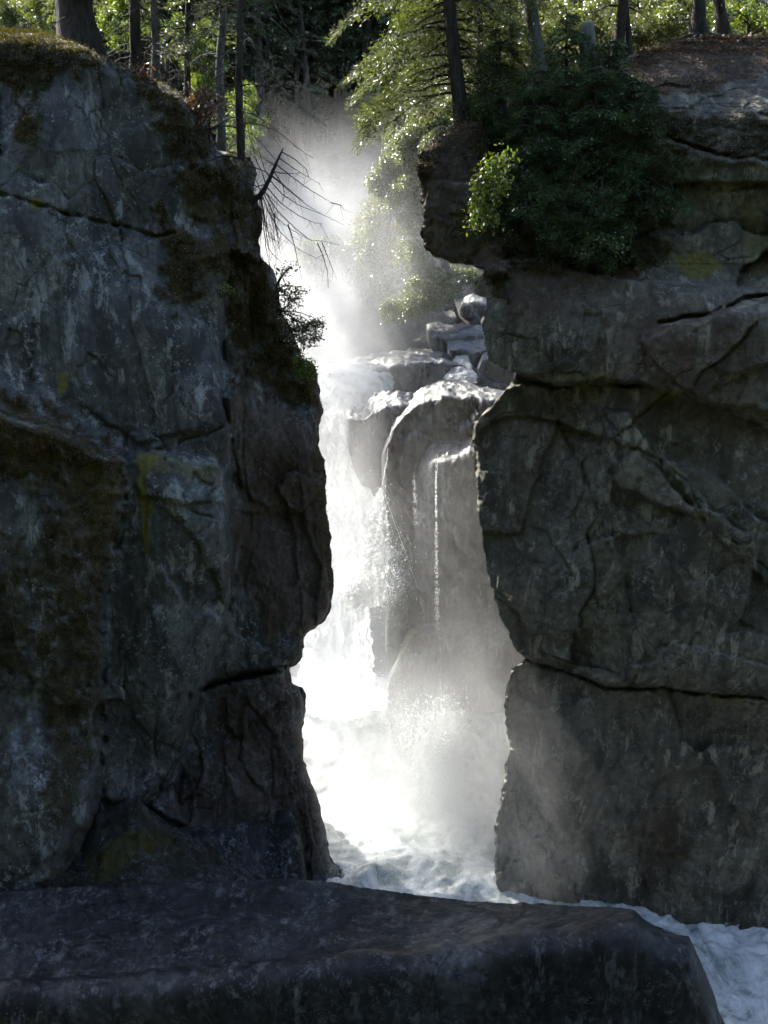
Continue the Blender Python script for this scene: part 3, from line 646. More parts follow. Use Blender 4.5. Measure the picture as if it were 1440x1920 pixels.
# ------------------------------------------------------------------ water
def water_sheet(name, rows, depth, mat, nu=50, nv=160, amp=.25, stretch=(1.9, .22), bulge=.5, label=None, seed=0):
    """rows: (py, left px, right px, Y) from top to bottom, a falling sheet with thickness"""
    r = np.array(rows, float)
    v = np.linspace(r[0, 0], r[-1, 0], nv)
    l, rr, Y = (np.interp(v, r[:, 0], r[:, k]) for k in (1, 2, 3))
    ed = fbm(np.stack([v / 14.0, v * 0 + seed], -1), 5, .65)
    ed2 = fbm(np.stack([v / 14.0, v * 0 + seed + 40], -1), 5, .65)
    w = (rr - l)
    l = l + ed * np.minimum(w * .10, 5); rr = rr + ed2 * np.minimum(w * .10, 5)
    a = np.linspace(0, math.pi, nu)
    u = .5 - .5 * np.cos(a)
    px = l[:, None] + (rr - l)[:, None] * u
    half = np.sin(a) * bulge * np.clip(w / 60, .12, 1)[:, None]
    V = at(px, np.repeat(v[:, None], nu, 1), Y[:, None] - half)
    q = np.stack([V[..., 0] * stretch[0], V[..., 1] * stretch[0], V[..., 2] * stretch[1]], -1)
    nz = fbm(q * 1.3 + seed, 5, .6)
    nz2 = np.abs(fbm(V * np.array([2.6, 2.6, .7]) + seed, 4, .65))
    sc = np.clip(w / 60, .15, 1)[:, None]
    V[..., 1] -= amp * (nz + .7 * nz2) * sc
    V[..., 0] += amp * .35 * fbm(V * 3.1 + 11, 3) * sc
    o = new_mesh(name, V.reshape(-1, 3), [grid_faces(nv, nu)], mat)
    tag(o, kind='structure')
    return o, V

FOAMY = M['foam']
water_sheet('waterfall', [(676, 480, 700, 42.5), (684, 480, 735, 41.6), (700, 500, 740, 40.6), (730, 520, 735, 39.6), (756, 540, 700, 39.0), (775, 560, 665, 38.4), (800, 565, 660, 38.0), (850, 575, 676, 37.4), (900, 580, 690, 36.8), (930, 585, 704, 36.2), (960, 590, 712, 35.8), (1020, 590, 700, 35.0), (1100, 590, 690, 34.2), (1250, 560, 700, 33.2), (1500, 540, 720, 32.6)], 0, FOAMY, 90, 300, .30, bulge=.9, seed=1)
water_sheet('waterfall_jet', [(914, 712, 715, 34.3), (925, 706, 718, 34.1), (950, 697, 723, 33.8), (985, 690, 728, 33.4), (1030, 684, 730, 33.0), (1075, 668, 730, 32.6), (1105, 650, 726, 32.3), (1140, 640, 722, 32.1)], 0, FOAMY, 40, 150, .35, bulge=.4, seed=2)
def film(name, pts, w, mat, Yoff=0.0, sides=7, seed=0):
    """a rope of falling water"""
    P = at([p[0] for p in pts], [p[1] for p in pts], [p[2] + Yoff for p in pts])
    t = np.linspace(0, len(pts) - 1, 26 * len(pts))
    Q = np.stack([np.interp(t, np.arange(len(pts)), P[:, k]) for k in range(3)], -1)
    Q[:, 0] += .03 * fbm(np.stack([t * 2.2, t * 0 + seed], -1), 4)
    rad = w * (.45 + .55 * np.abs(fbm(np.stack([t * 5.1, t * 0 + 9 + seed], -1), 3)) * 1.8)
    mb = MB(); mb.tube(Q, rad, sides, .3)
    o = mb.build(name, mat); tag(o, kind='structure'); return o

def droplets(name, C, r, mat, label, cat=None):
    """countless drops thrown clear of the water"""
    oct_ = np.array([(1, 0, 0), (-1, 0, 0), (0, 1, 0), (0, -1, 0), (0, 0, 1), (0, 0, -1)], float)
    fa = np.array([(0, 2, 4), (2, 1, 4), (1, 3, 4), (3, 0, 4), (2, 0, 5), (1, 2, 5), (3, 1, 5), (0, 3, 5)])
    n = len(C)
    st = np.ones((n, 1, 3)); st[:, 0, 2] = 1 + rng.random(n) * 1.2
    V = C[:, None] + oct_[None] * r[:, None, None] * st
    T = (fa[None] + 6 * np.arange(n)[:, None, None]).reshape(-1, 3)
    o = new_mesh(name, V.reshape(-1, 3), [T], mat)
    tag(o, label, cat, None, 'stuff'); return o

# the thin trickles off the notched shelf
T_ = []
def trickle(px, y0, y1, Y, n, spread, r):
    t = rng.random(n) ** .75
    y = y0 + (y1 - y0) * t
    cl = fbm(np.stack([y / 9.0, y * 0 + px], -1), 3)
    keep = cl > -.25
    C = at(px + 4 * t + rng.normal(0, 1, n) * spread * (.25 + t), y, Y + rng.normal(0, .05, n))
    return C[keep], (r * (.4 + rng.random(n) ** 2))[keep]
c1, r1 = trickle(817, 868, 1300, 32.0, 2400, 2.6, .015)
c2, r2 = trickle(776, 884, 985, 32.1, 320, 2.4, .012)
c3, r3 = trickle(717, 930, 1080, 33.0, 1500, 6.0, .028)
def burst(px, py, Y, n, sx, sy, r, up=0):
    a = rng.normal(0, 1, n); b = rng.normal(0, 1, n)
    if up: b = -np.abs(b) * up + np.abs(rng.normal(0, .25, n))
    C = at(px + a * sx, py + b * sy, Y + rng.normal(0, .6, n)); return C, r * .62 * (.35 + rng.random(n) ** 2.5)
B_ = [burst(805, 1400, 28.2, 3200, 34, 34, .040), burst(828, 1425, 28.0, 2600, 20, 44, .055), burst(800, 1345, 28.3, 1100, 24, 24, .032), burst(840, 1350, 28.2, 1200, 26, 24, .032), burst(700, 1310, 30.5, 1400, 26, 26, .035), burst(745, 1370, 30, 900, 26, 26, .028),
      burst(690, 1090, 32.0, 2600, 26, 26, .045), burst(735, 1080, 32, 1600, 18, 46, .026), burst(655, 1095, 32.2, 1600, 20, 14, .05), burst(710, 1000, 33, 900, 12, 50, .03), burst(840, 1490, 28.8, 1800, 34, 30, .045), burst(670, 1640, 24.9, 900, 26, 10, .022, 1.2), burst(740, 1645, 25.2, 900, 40, 8, .022, 1.2), burst(860, 1640, 25, 700, 40, 8, .022, 1.2)]
C = np.concatenate([c1, c2, c3] + [b[0] for b in B_]); rr_ = np.concatenate([r1, r2, r3] + [b[1] for b in B_])
droplets('spray', C, rr_, M['drop'], 'bright white water droplets thrown up around the falls and along the trickles', 'spray')

film('trickle', [(820, 852, 32.5), (821, 862, 32.2), (818, 900, 32.15), (817, 960, 32.1)], .009, FOAMY, seed=3)
water_sheet('cascade', [(664, 858, 874, 41.6), (674, 850, 880, 41.1), (690, 844, 886, 40.5), (702, 838, 892, 40.0), (718, 832, 894, 39.5)], 0, FOAMY, 40, 60, .16, bulge=.25, seed=5)
film('trickle', [(735, 800, 34.4), (728, 840, 34.0), (722, 880, 33.9), (716, 912, 33.9)], .018, FOAMY, seed=7)
film('trickle', [(716, 915, 33.8), (738, 975, 33.6), (762, 1040, 33.3), (782, 1100, 33.0), (796, 1150, 32.2)], .009, FOAMY, seed=8)

def pool():
    x = np.linspace(-34, 40, 460); y = np.concatenate([np.linspace(9.6, 20, 90), np.linspace(20.1, 36, 260)])
    X, Y = np.meshgrid(x, y)
    P = np.stack([X, Y], -1)
    w = P + .5 * np.stack([fbm(P * .6, 3), fbm(P * .6 + 9, 3)], -1)
    rdg = 1 - np.abs(fbm(w * .55, 5, .55))
    Z = POOL + .15 * (rdg - .75) + .10 * fbm(w * 1.6, 4, .5) + .05 * fbm(w * 4.5, 4, .6)
    Z += .55 * np.exp(-((Y - 24.9 - .3 * np.sin(X * 1.3)) / .7) ** 2) * (.55 + .45 * fbm(P * .9 + 3, 3)) * sstep(8, 3, np.abs(X))
    Z += 2.4 * sstep(28.3, 32, Y)
    # standing waves where the flow leaves the gap on the right
    o = new_mesh('river', np.stack([X, Y, Z], -1).reshape(-1, 3), [grid_faces(len(y), len(x))], M['pool'])
    tag(o, kind='structure')
pool()
# ------------------------------------------------------------------ vegetation
def unit(n):
    v = rng.normal(0, 1, (n, 3)); return v / np.linalg.norm(v, axis=1)[:, None]

def trunk_path(px0, py0, Y0, px1, py1, extra=0.0, n=26, bend=.06, sink=.5):
    a = pt(px0, py0, Y0); b = pt(px1, py1, Y0)
    d = b - a; L = np.linalg.norm(d); d /= L
    t = np.linspace(-sink, L + extra, n)
    P = a + t[:, None] * d
    s = rng.random() * 50
    P[:, 0] += bend * fbm(np.stack([t * .25, t * 0 + s], -1), 3) * np.clip(t, 0, 1); P[:, 1] += bend * fbm(np.stack([t * .25, t * 0 + s + 9], -1), 3)
    return P, t, L

def needle_branch(mb_w, mb_l, B, az, L, droop, ln, nd, up=.15, thick=.03, wid=.5, flat=.25, lw=.028):
    """one conifer limb: a bent twig with side sprays of needles"""
    s = np.linspace(0, 1, 9)
    out = np.array([math.cos(az), math.sin(az), 0])
    side = np.array([-math.sin(az), math.cos(az), 0])
    P = B + out * (L * s)[:, None]
    P[:, 2] += L * (up * s - droop * s ** 2)
    P += .03 * L * rng.normal(0, 1, (9, 3)) * s[:, None]
    mb_w.tube(P, thick * (1 - .85 * s) + .004, 4)
    n = int(nd * L)
    if n <= 0: return
    u = .12 + .88 * rng.random(n) ** .8
    base = np.stack([np.interp(u, s, P[:, k]) for k in range(3)], -1)
    sg = np.where(rng.random(n) < .5, -1, 1)
    lat = rng.random(n) * wid * L * (1.08 - u) ** .7 * np.minimum(1, u * 3)
    fw = lat * .55
    c = base + side * (sg * lat)[:, None] + out * fw[:, None]
    c[:, 2] -= (droop * .5) * lat + rng.random(n) * flat * .35
    c += rng.normal(0, .035, (n, 3))
    D = side * (sg * .8)[:, None] + out * .6 + rng.normal(0, .45, (n, 3)); D[:, 2] -= .25
    N = rng.normal(0, .5, (n, 3)); N[:, 2] += 1
    mb_l.leaves(c, D, N, ln * (.6 + .8 * rng.random(n)), lw * (.7 + .6 * rng.random(n)))

def conifer(name, H, r0, zc, Lmax, whorls, per, nd, ln, droop, label, cat, mat, bark, group=None, dead=0, lw=.03, top=1.0, loc=(0, 0, 0), taper=.9, nseg=26, lean=0.0):
    t = thing(name, loc, label, cat, group)
    w = MB(); l = MB()
    z = np.linspace(-.8 if H > 6 else -.1, H, nseg)
    P = np.stack([.04 * H * fbm(np.stack([z * .12, z * 0 + H], -1), 2) * .4 + lean * np.maximum(z, 0), .02 * H * fbm(np.stack([z * .12, z * 0 + H + 7], -1), 2) * .4, z], -1)
    rad = r0 * (1 - taper * np.clip(z / H, 0, 1)) * (1 + .7 * np.exp(-np.maximum(z, 0) / .5))
    w.tube(P, rad, 9, .12)
    for k in range(whorls):
        f = (k + rng.random() * .7) / whorls
        zz = zc + (H - zc) * f
        prof = (1 - f) ** .75 * min(1, .45 + f * 3)
        B = np.array([np.interp(zz, z, P[:, 0]), np.interp(zz, z, P[:, 1]), zz])
        for j in range(per):
            az = rng.random() * 6.283
            needle_branch(w, l, B, az, Lmax * (.2 + prof) * (.6 + .5 * rng.random()), droop * (.6 + .8 * rng.random()), ln, nd, up=.25 * f, thick=.02 + r0 * .12, lw=lw)
    for k in range(dead):
        zz = .5 + (zc) * rng.random(); az = rng.random() * 6.283; L = Lmax * (.25 + .5 * rng.random())
        s = np.linspace(0, 1, 8); out = np.array([math.cos(az), math.sin(az), 0])
        B = np.array([np.interp(zz, z, P[:, 0]), np.interp(zz, z, P[:, 1]), zz])
        Q = B + out * (L * s)[:, None]; Q[:, 2] += L * (.15 * s - .75 * s ** 2); Q += rng.normal(0, .02, Q.shape) * L
        w.tube(Q, .016 * (1 - .8 * s) + .003, 4)
    w.build('trunk', bark, t)
    if l.V: l.build('crown', mat, t, smooth=False)
    return t

# --- far forest on the hillside: three kinds, copied
def hill_base(px, Y):
    py = np.interp(Y, [44, 46.5, 51, 59, 66, 76, 80, 94, 112, 150, 210], [705, 640, 560, 450, 360, 280, 240, 120, 0, -200, -420])
    return pt(px, py + 4, Y)
protos = [conifer('conifer', 27, .36, 3.0, 4.2, 34, 6, 52, .42, .45, 'tall dark conifer in the shaded forest above the misty bank', 'tree', M['conifer'], M['bark'], 'dark conifers on the far hillside', lw=.13),
          conifer('conifer', 24, .30, 6.0, 3.2, 28, 6, 50, .40, .55, 'tall dark conifer in the shaded forest above the misty bank', 'tree', M['conifer'], M['bark'], 'dark conifers on the far hillside', lw=.13, dead=10),
          conifer('conifer', 30, .40, 9.0, 4.4, 30, 6, 46, .45, .5, 'tall dark conifer in the shaded forest above the misty bank', 'tree', M['conifer'], M['bark'], 'dark conifers on the far hillside', lw=.14, dead=12)]
spots = []
shade_conifers = [(470, 73), (430, 75), (380, 78), (330, 74), (280, 80), (240, 76), (180, 82), (120, 78)]  # extra, mostly hidden conifers added to keep sun off the bare slope
for (px, Y) in [(560, 77), (632, 79), (690, 78), (735, 80), (600, 84), (662, 86), (715, 88), (520, 82), (500, 88), (548, 93), (470, 90), (780, 84), (640, 96), (590, 102), (690, 104), (760, 97), (540, 112), (450, 100), (830, 92), (880, 88), (940, 98), (1010, 92), (1080, 102),
                (400, 96), (340, 92), (290, 104), (230, 96), (160, 104), (90, 95), (20, 104), (-60, 98), (1160, 98), (1230, 106), (1300, 98), (1380, 108), (1450, 100), (1540, 104), (810, 108), (620, 120), (470, 118), (720, 122), (350, 118), (200, 122), (60, 120), (950, 120), (1120, 124), (1320, 124)]:
    spots.append((px, Y))
spots += shade_conifers + [(rng.uniform(470, 800), rng.uniform(84, 130)) for _ in range(16)] + [(rng.uniform(-80, 470), rng.uniform(86, 118)) for _ in range(12)]
for i, (px, Y) in enumerate(spots):
    b = hill_base(px, Y); sc = .85 + .35 * rng.random()
    if i < 3:
        o = protos[i]; o.location = b; o.rotation_euler = (0, 0, rng.random() * 6); o.scale = (sc,) * 3
    else:
        dup(protos[i % 3], b, rng.random() * 6, sc)

# --- leafy trees and bushes made of clumps
def leafy(name, base, clumps, mat, bark, label, cat, ln, lw, dens, group=None, r0=.14, hang=.5, limb=True, sub=7, soft=1.0):
    """clumps: (px, py, Y, radius m). Limbs reach each clump, leaves gather on short twigs inside it"""
    base = np.asarray(base, float)
    t = thing(name, base, label, cat, group)
    w = MB(); l = MB()
    cs = [(pt(a, b, c), r) for a, b, c, r in clumps]
    top = max(cs, key=lambda q: q[0][2])[0]
    s = np.linspace(0, 1, 12)
    mid = base + (top - base) * .5 + np.array([rng.normal(0, .3), rng.normal(0, .3), 0])
    tr = (1 - s)[:, None] ** 2 * base + 2 * (s * (1 - s))[:, None] * mid + (s ** 2)[:, None] * top
    tr[0, 2] -= .6
    if limb: w.tube(tr, r0 * (1 - .85 * s) + .008, 7, .15)
    for c, r in cs:
        k = int(np.argmin(np.abs(tr[:, 2] - (c[2] - .5 * abs(c[2] - base[2]) * .4)))) if limb else 0
        k = min(k, 9)
        p0 = tr[k]
        q = np.linspace(0, 1, 8)[:, None]
        lim = p0 + (c - p0) * q; lim[:, 2] += (np.linalg.norm(c - p0) * .12) * (q[:, 0] * (1 - q[:, 0])) * 4
        lim += rng.normal(0, .03, lim.shape)
        w.tube(lim, np.linspace(r0 * .35, .01, 8), 5)
        ns = max(3, int(sub * r * 2.2))
        for j in range(ns):
            d = unit(1)[0] * r * (.55 + .55 * rng.random()); d[2] *= .75
            e = c + d; e[2] -= hang * r * .4 * rng.random()
            st = c + d * .1
            qq = np.linspace(0, 1, 6)[:, None]
            tw = st + (e - st) * qq; tw[:, 2] -= hang * .5 * r * (qq[:, 0] ** 2)
            w.tube(tw, np.linspace(.014, .003, 6), 3)
            n = int(dens * r * (.6 + .8 * rng.random()))
            u = .15 + .85 * rng.random(n)
            C = np.stack([np.interp(u, qq[:, 0], tw[:, m]) for m in range(3)], -1) + rng.normal(0, .10 * soft + .05 * r, (n, 3))
            D = (e - st) / (np.linalg.norm(e - st) + 1e-6) + rng.normal(0, .8, (n, 3)); D[:, 2] -= hang
            N = rng.normal(0, .9, (n, 3)); N[:, 2] += .6
            l.leaves(C, D, N, ln * (.6 + .8 * rng.random(n)), lw * (.6 + .8 * rng.random(n)))
    w.V = [v - base for v in w.V]; l.V = [v - base for v in l.V]
    w.build('trunk' if cat == 'tree' else 'stem', bark, t)
    l.build('crown', mat, t, smooth=False)
    return t

def ramble(outline, n, Y, dY, r):
    """clump centres spread through a patch of hanging branches"""
    f = poly_field(outline); out = []
    xs = [p[0] for p in outline]; ys = [p[1] for p in outline]
    while len(out) < n:
        x = rng.uniform(min(xs), max(xs)); y = rng.uniform(min(ys), max(ys))
        if sample(f, np.array(x), np.array(y)) > 0 and sample(GN1, np.array(x * 1.3), np.array(y * 1.3)) > -.55:
            out.append((x, y, Y + rng.normal(0, dY), r * (.7 + .6 * rng.random())))
    return out
# big sparkling broadleaf behind the right cliff
leafy('broadleaf_tree', pt(840, 560, 47), ramble([(740, 160), (800, 150), (880, 180), (890, 260), (800, 300), (790, 460), (860, 500), (900, 520), (860, 545), (800, 570), (735, 590), (722, 575), (780, 520), (760, 470), (742, 420), (756, 380), (705, 330), (712, 290), (730, 240)], 120, 46, 1.1, .72),
      M['leaf_olive'], M['bark'], 'sunlit olive-green broadleaf tree sparkling behind the mossy rock pillar', 'tree', .105, .06, 190, r0=.3, hang=.8, soft=1.0)
leafy('broadleaf_tree', pt(700, 600, 51), ramble([(690, 380), (740, 370), (760, 440), (740, 520), (720, 560), (690, 580), (660, 520), (670, 440)], 42, 51, .9, .8),
      M['leaf_olive'], M['bark'], 'slim hazy green tree half lost in the drifting spray', 'tree', .16, .09, 90, r0=.2, hang=.6)
leafy('bush', pt(600, 600, 54), ramble([(565, 470), (600, 445), (650, 450), (680, 490), (670, 560), (610, 580), (570, 540)], 30, 54, .9, .9),
      M['leaf_olive'], M['bark'], 'pale bush blurred by mist beyond the left cliff edge', 'bush', .16, .09, 80, r0=.12, hang=.5)
leafy('bush', pt(860, 600, 45), ramble([(725, 560), (780, 520), (830, 510), (850, 545), (800, 575), (740, 592)], 26, 43.5, .5, .5),
      M['leaf_olive'], M['bark'], 'grey-green bush leaning over the rocks at the top of the falls', 'bush', .09, .05, 190, r0=.1, hang=.8)
# sunlit scrub in gaps of the forest
for k, (ol, n, Y, lab, mt) in enumerate([
    ([(530, 170), (610, 150), (640, 220), (620, 285), (520, 280)], 16, 79, 'pale sunlit scrub at the foot of the dark conifers', 'leaf_olive'),
    ([(690, 175), (735, 165), (745, 250), (700, 260)], 8, 78, 'small bright bush between dark conifers and the olive tree', 'leaf_lime'),
    ([(330, 40), (400, 60), (410, 260), (360, 180)], 18, 58, 'bright green undergrowth behind the left cliff trunks', 'leaf_lime'),
    ([(200, -10), (270, -10), (265, 90), (205, 70)], 14, 52, 'lime-green sunlit leaves between big trunk and thin trunk', 'leaf_lime'),
    ([(0, -10), (90, -10), (90, 50), (0, 40)], 10, 54, 'dull green sunlit scrub in the top left corner', 'leaf_olive'),
    ([(425, 180), (470, 170), (475, 290), (420, 300)], 10, 50, 'yellow-green bush glowing between the two pale trunks', 'leaf_lime')]):
    c = ramble(ol, n, Y, 1.0, .95 * Y / 60)
    leafy('bush', pt(sum(p[0] for p in ol) / len(ol), max(p[1] for p in ol) + 40, Y + 1), c, M[mt], M['bark'], lab, 'bush', .17 * Y / 60, .1 * Y / 60, 60, r0=.07, hang=.2)
for k, (ol, n, Y, lab, mt) in enumerate([
    ([(1170, 30), (1300, 20), (1300, 70), (1200, 92), (1160, 80)], 26, 31, 'bright backlit bush behind the twin trunks on the right bank', 'leaf_olive'),
    ([(1325, 10), (1440, 0), (1470, 60), (1330, 66)], 20, 31, 'lime-green bush along the rim, right of the rooted trunk', 'leaf_lime'),
    ([(1010, 20), (1150, -10), (1150, 90), (1100, 120), (1020, 130)], 30, 31, 'olive leafy bush behind the leaning stump', 'leaf_olive'),
    ([(1180, -40), (1440, -40), (1440, 10), (1180, 20)], 24, 33, 'shaded olive foliage hanging along the top right', 'pine'),
    ([(930, -10), (1010, 0), (1000, 110), (950, 150)], 16, 30, 'dusky green bush between the thin trunks', 'leaf_olive')]):
    c = ramble(ol, n, Y, .7, .48)
    leafy('bush', pt(sum(p[0] for p in ol) / len(ol), max(p[1] for p in ol) + 40, Y), c, M[mt], M['bark'], lab, 'bush', .10, .06, 90, r0=.05, hang=.25)

# --- trees rooted on the cliff tops
def standing_tree(name, label, base, topx, w_px, mat=None, crown=None, dead=14, deadL=2.2, extra=6.0, flare=.7, leaf='pine', lw=.03, roots=None, bare_to=.0, group=None, seedb=.11):
    """base: (px,py,Y); the trunk leaves the frame at topx; crown: list of (py level, azimuth list, length)"""
    bx, by, Y = base
    P, t, L = trunk_path(bx, by, Y, topx, 0, extra, 30, seedb)
    r0 = w_px / 2 / F * Y
    b = pt(bx, by, Y)
    o = thing(name, b, label, 'tree', group)
    w = MB(); l = MB()
    rad = r0 * (1 - .45 * np.clip(t / (L + extra), 0, 1)) * (1 + flare * np.exp(-np.maximum(t, 0) / .45))
    w.tube(P - b, rad, 12, .10)
    H = L + extra
    for k in range(dead):
        zz = .3 + rng.random() * (L - .2); az = rng.random() * 6.283; LL = deadL * (.3 + .8 * rng.random())
        s = np.linspace(0, 1, 9); out = np.array([math.cos(az), math.sin(az), 0])
        B = np.array([np.interp(zz, t, P[:, q]) for q in range(3)]) - b
        Q = B + out * (LL * s)[:, None]; Q[:, 2] += LL * (.2 * s - .9 * s ** 2 + .25 * s ** 4); Q += rng.normal(0, .012, Q.shape)
        w.tube(Q, .014 * (1 - .8 * s) + .003, 4)
        for m in range(3):
            u = .3 + .6 * rng.random(); c = np.array([np.interp(u, s, Q[:, q]) for q in range(3)])
            q2 = np.linspace(0, 1, 5)[:, None]; e = c + rng.normal(0, .25, 3) * LL * .4; e[2] -= .2 * LL
            w.tube(c + (e - c) * q2, np.linspace(.005, .002, 5), 3)
    for rt in (roots or []):
        RP = np.array([pt(*q) for q in rt]) - b
        tt = np.linspace(0, len(rt) - 1, 14); RP = np.stack([np.interp(tt, np.arange(len(rt)), RP[:, q]) for q in range(3)], -1)
        w.tube(RP, np.linspace(r0 * .45, .02, 14), 6, .2)
    for zz, az, LL, nd in (crown or []):
        B = np.array([np.interp(zz, t, P[:, q]) for q in range(3)]) - b
        needle_branch(w, l, B, az, LL, .35 + .25 * rng.random(), .14, nd, up=.12, thick=.03, lw=lw, wid=.45, flat=.5)
    # the crown above the frame
    for k in range(14):
        zz = L + 2.0 + (extra - 2.0) * rng.random(); az = rng.random() * 6.283
        B = np.array([np.interp(zz, t, P[:, q]) for q in range(3)]) - b
        needle_branch(w, l, B, az, 1.2 + 1.3 * rng.random(), .45, .2, 160, up=.1, thick=.025, lw=lw * 2)
    w.build('trunk', mat or M['bark'], o)
    l.build('crown', M[leaf], o, smooth=False)
    return o

pi = math.pi
# right bank: the pine on the pillar, with long sprays reaching left over the gorge
pcr = []
for zz in np.linspace(1.0, 5.2, 19):
    for j in range(3):
        az = [pi, pi - .3, 0.3, .9, 2.3][rng.integers(5)] + rng.normal(0, .35)
        pcr.append((zz, az, (1.5 + 1.7 * rng.random()) * (1.0 if math.cos(az) < 0 else .8), 230))
standing_tree('pine', 'dark pine rooted on the mossy pillar, long feathery sprays over the gorge', (868, 244, 25.2), 843, 25, crown=pcr, dead=16, deadL=1.6, lw=.035, flare=.35)
def cr(n, z0, z1, L, nd=200):
    return [(rng.uniform(z0, z1), rng.random() * 6.283, L * (.6 + .7 * rng.random()), nd) for _ in range(n)]
standing_tree('pine', 'thin dark pine just right of the pillar pine', (902, 196, 26.5), 893, 11, crown=cr(22, 1.2, 4.5, 1.3), dead=10, deadL=1.0)
standing_tree('pine', 'thin shaded pine between the pillar pine and the pale leaning trunk', (960, 190, 27.5), 952, 9, crown=cr(18, 1.0, 4.5, 1.2), dead=8, deadL=1.0)
standing_tree('pine', 'stout pale trunk bending left above the dark hemlock', (1018, 175, 27), 990, 26, crown=cr(10, 2.6, 4.6, 1.4), dead=6, deadL=1.0, mat=M['bark_pale'])
standing_tree('pine', 'dark trunk leaning right, left one of the close pair on the rim', (1156, 112, 27), 1166, 17, crown=cr(6, 1.4, 2.6, 1.2), dead=5, deadL=.8)
standing_tree('pine', 'slender upright trunk, right one of the close pair on the rim', (1179, 106, 27), 1177, 9, crown=cr(5, 1.2, 2.4, 1.0), dead=5, deadL=.8)
standing_tree('pine', 'straight dark trunk with bare roots gripping the right bank', (1311, 74, 27.2), 1310, 19, crown=None, dead=4, deadL=.7, flare=1.0,
              roots=[[(1311, 64, 27.0), (1285, 68, 26.8), (1262, 78, 26.5)], [(1311, 66, 27.0), (1296, 74, 26.6), (1282, 84, 26.0)], [(1313, 64, 27.1), (1350, 68, 27.0), (1400, 68, 27.1), (1430, 70, 27.1)], [(1311, 66, 27), (1316, 80, 26.4), (1306, 88, 26)]])
standing_tree('pine', 'blurred dark trunk standing behind the rooted one', (1356, 62, 29.5), 1350, 17, crown=cr(4, 1, 2, 1.0), dead=4, deadL=.8)
def stump():
    P, t, L = trunk_path(1112, 160, 24.6, 1098, 48, 0, 14, .02)
    b = pt(1112, 160, 24.6)
    w = MB(); rad = np.interp(t, [-.5, 0, L], [.34, .3, .20]); w.tube(P - b, rad, 12, .25)
    w.V[0][-1] += np.array([0, 0, .12])
    o = w.build('stump', M['bark_pale'], None); o.location = b
    tag(o, 'broken grey stump leaning left on the right bank', 'stump')
stump()
# left cliff top
standing_tree('fir', 'massive dark trunk with flared foot on the left cliff top', (152, 96, 23.6), 146, 62, crown=cr(6, 1.2, 1.9, 1.2), dead=8, deadL=1.4, flare=.35)
standing_tree('fir', 'straight dark trunk right of the massive one', (258, 150, 24.2), 252, 19, crown=cr(5, 1.4, 2.6, 1.0, 120), dead=22, deadL=1.8)
standing_tree('fir', 'grey twiggy trunk with many hanging dead branches', (292, 166, 24.6), 284, 13, crown=None, dead=34, deadL=2.0, mat=M['bark_pale'])
standing_tree('fir', 'slim shaded trunk behind the rusty ferns', (352, 200, 26.5), 356, 10, crown=cr(8, 1.2, 3.4, 1.0, 120), dead=26, deadL=1.6)
standing_tree('fir', 'pale grey trunk, left of the two in front of the far forest', (415, 292, 23.9), 413, 15, crown=cr(6, 3.0, 4.4, 1.0, 110), dead=26, deadL=2.0, mat=M['bark_pale'], flare=.3)
standing_tree('fir', 'brown-grey trunk nearest the gorge, standing before the moss lumps', (452, 384, 22.9), 451, 15, crown=None, dead=34, deadL=2.6, flare=.3)
standing_tree('fir', 'slim dark trunk leaning left in the far gap', (582, 268, 75), 562, 13, crown=None, dead=6, deadL=4, extra=10)
standing_tree('fir', 'short shaded trunk half hidden by forest branches', (490, 262, 72), 482, 16, crown=None, dead=6, deadL=4, extra=10)
# long bare whips crossing the far forest
def whip(name, pts, r, label, n=3):
    P = np.array([pt(*q) for q in pts]); b = P[0].copy()
    t = np.linspace(0, len(pts) - 1, 24); Q = np.stack([np.interp(t, np.arange(len(pts)), P[:, k]) for k in range(3)], -1) - b
    k = np.ones(3) / 3
    w = MB(); w.tube(Q, np.linspace(r, r * .25, 24), 5)
    for j in range(n):
        u = rng.integers(5, 20); e = Q[u] + rng.normal(0, .35, 3); e[2] -= .4
        w.tube(Q[u] + (e - Q[u]) * np.linspace(0, 1, 6)[:, None], np.linspace(r * .3, r * .1, 6), 4)
    o = w.build(name, M['bark_pale']); o.location = b
    tag(o, label, 'branch'); return o
whip('bare_branch', [(505, -20, 25), (530, 40, 25), (555, 70, 25), (585, 76, 25), (622, 77, 25)], .013, 'long bare twig curving right, uppermost across the dark forest')
whip('bare_branch', [(455, 10, 24), (492, 50, 24), (510, 110, 24), (516, 150, 24), (519, 190, 24)], .014, 'bare grey branch hanging steeply beside the brown-grey trunk')
whip('bare_branch', [(456, 60, 24), (500, 120, 24), (530, 165, 24), (552, 200, 24), (580, 215, 24), (602, 212, 24)], .012, 'longest bare twig sagging across the dark forest, tip turned up')
whip('bare_branch', [(538, 85, 25), (555, 110, 25), (570, 125, 25), (580, 130, 25)], .012, 'short bare twig with a lit tip before the dark forest')

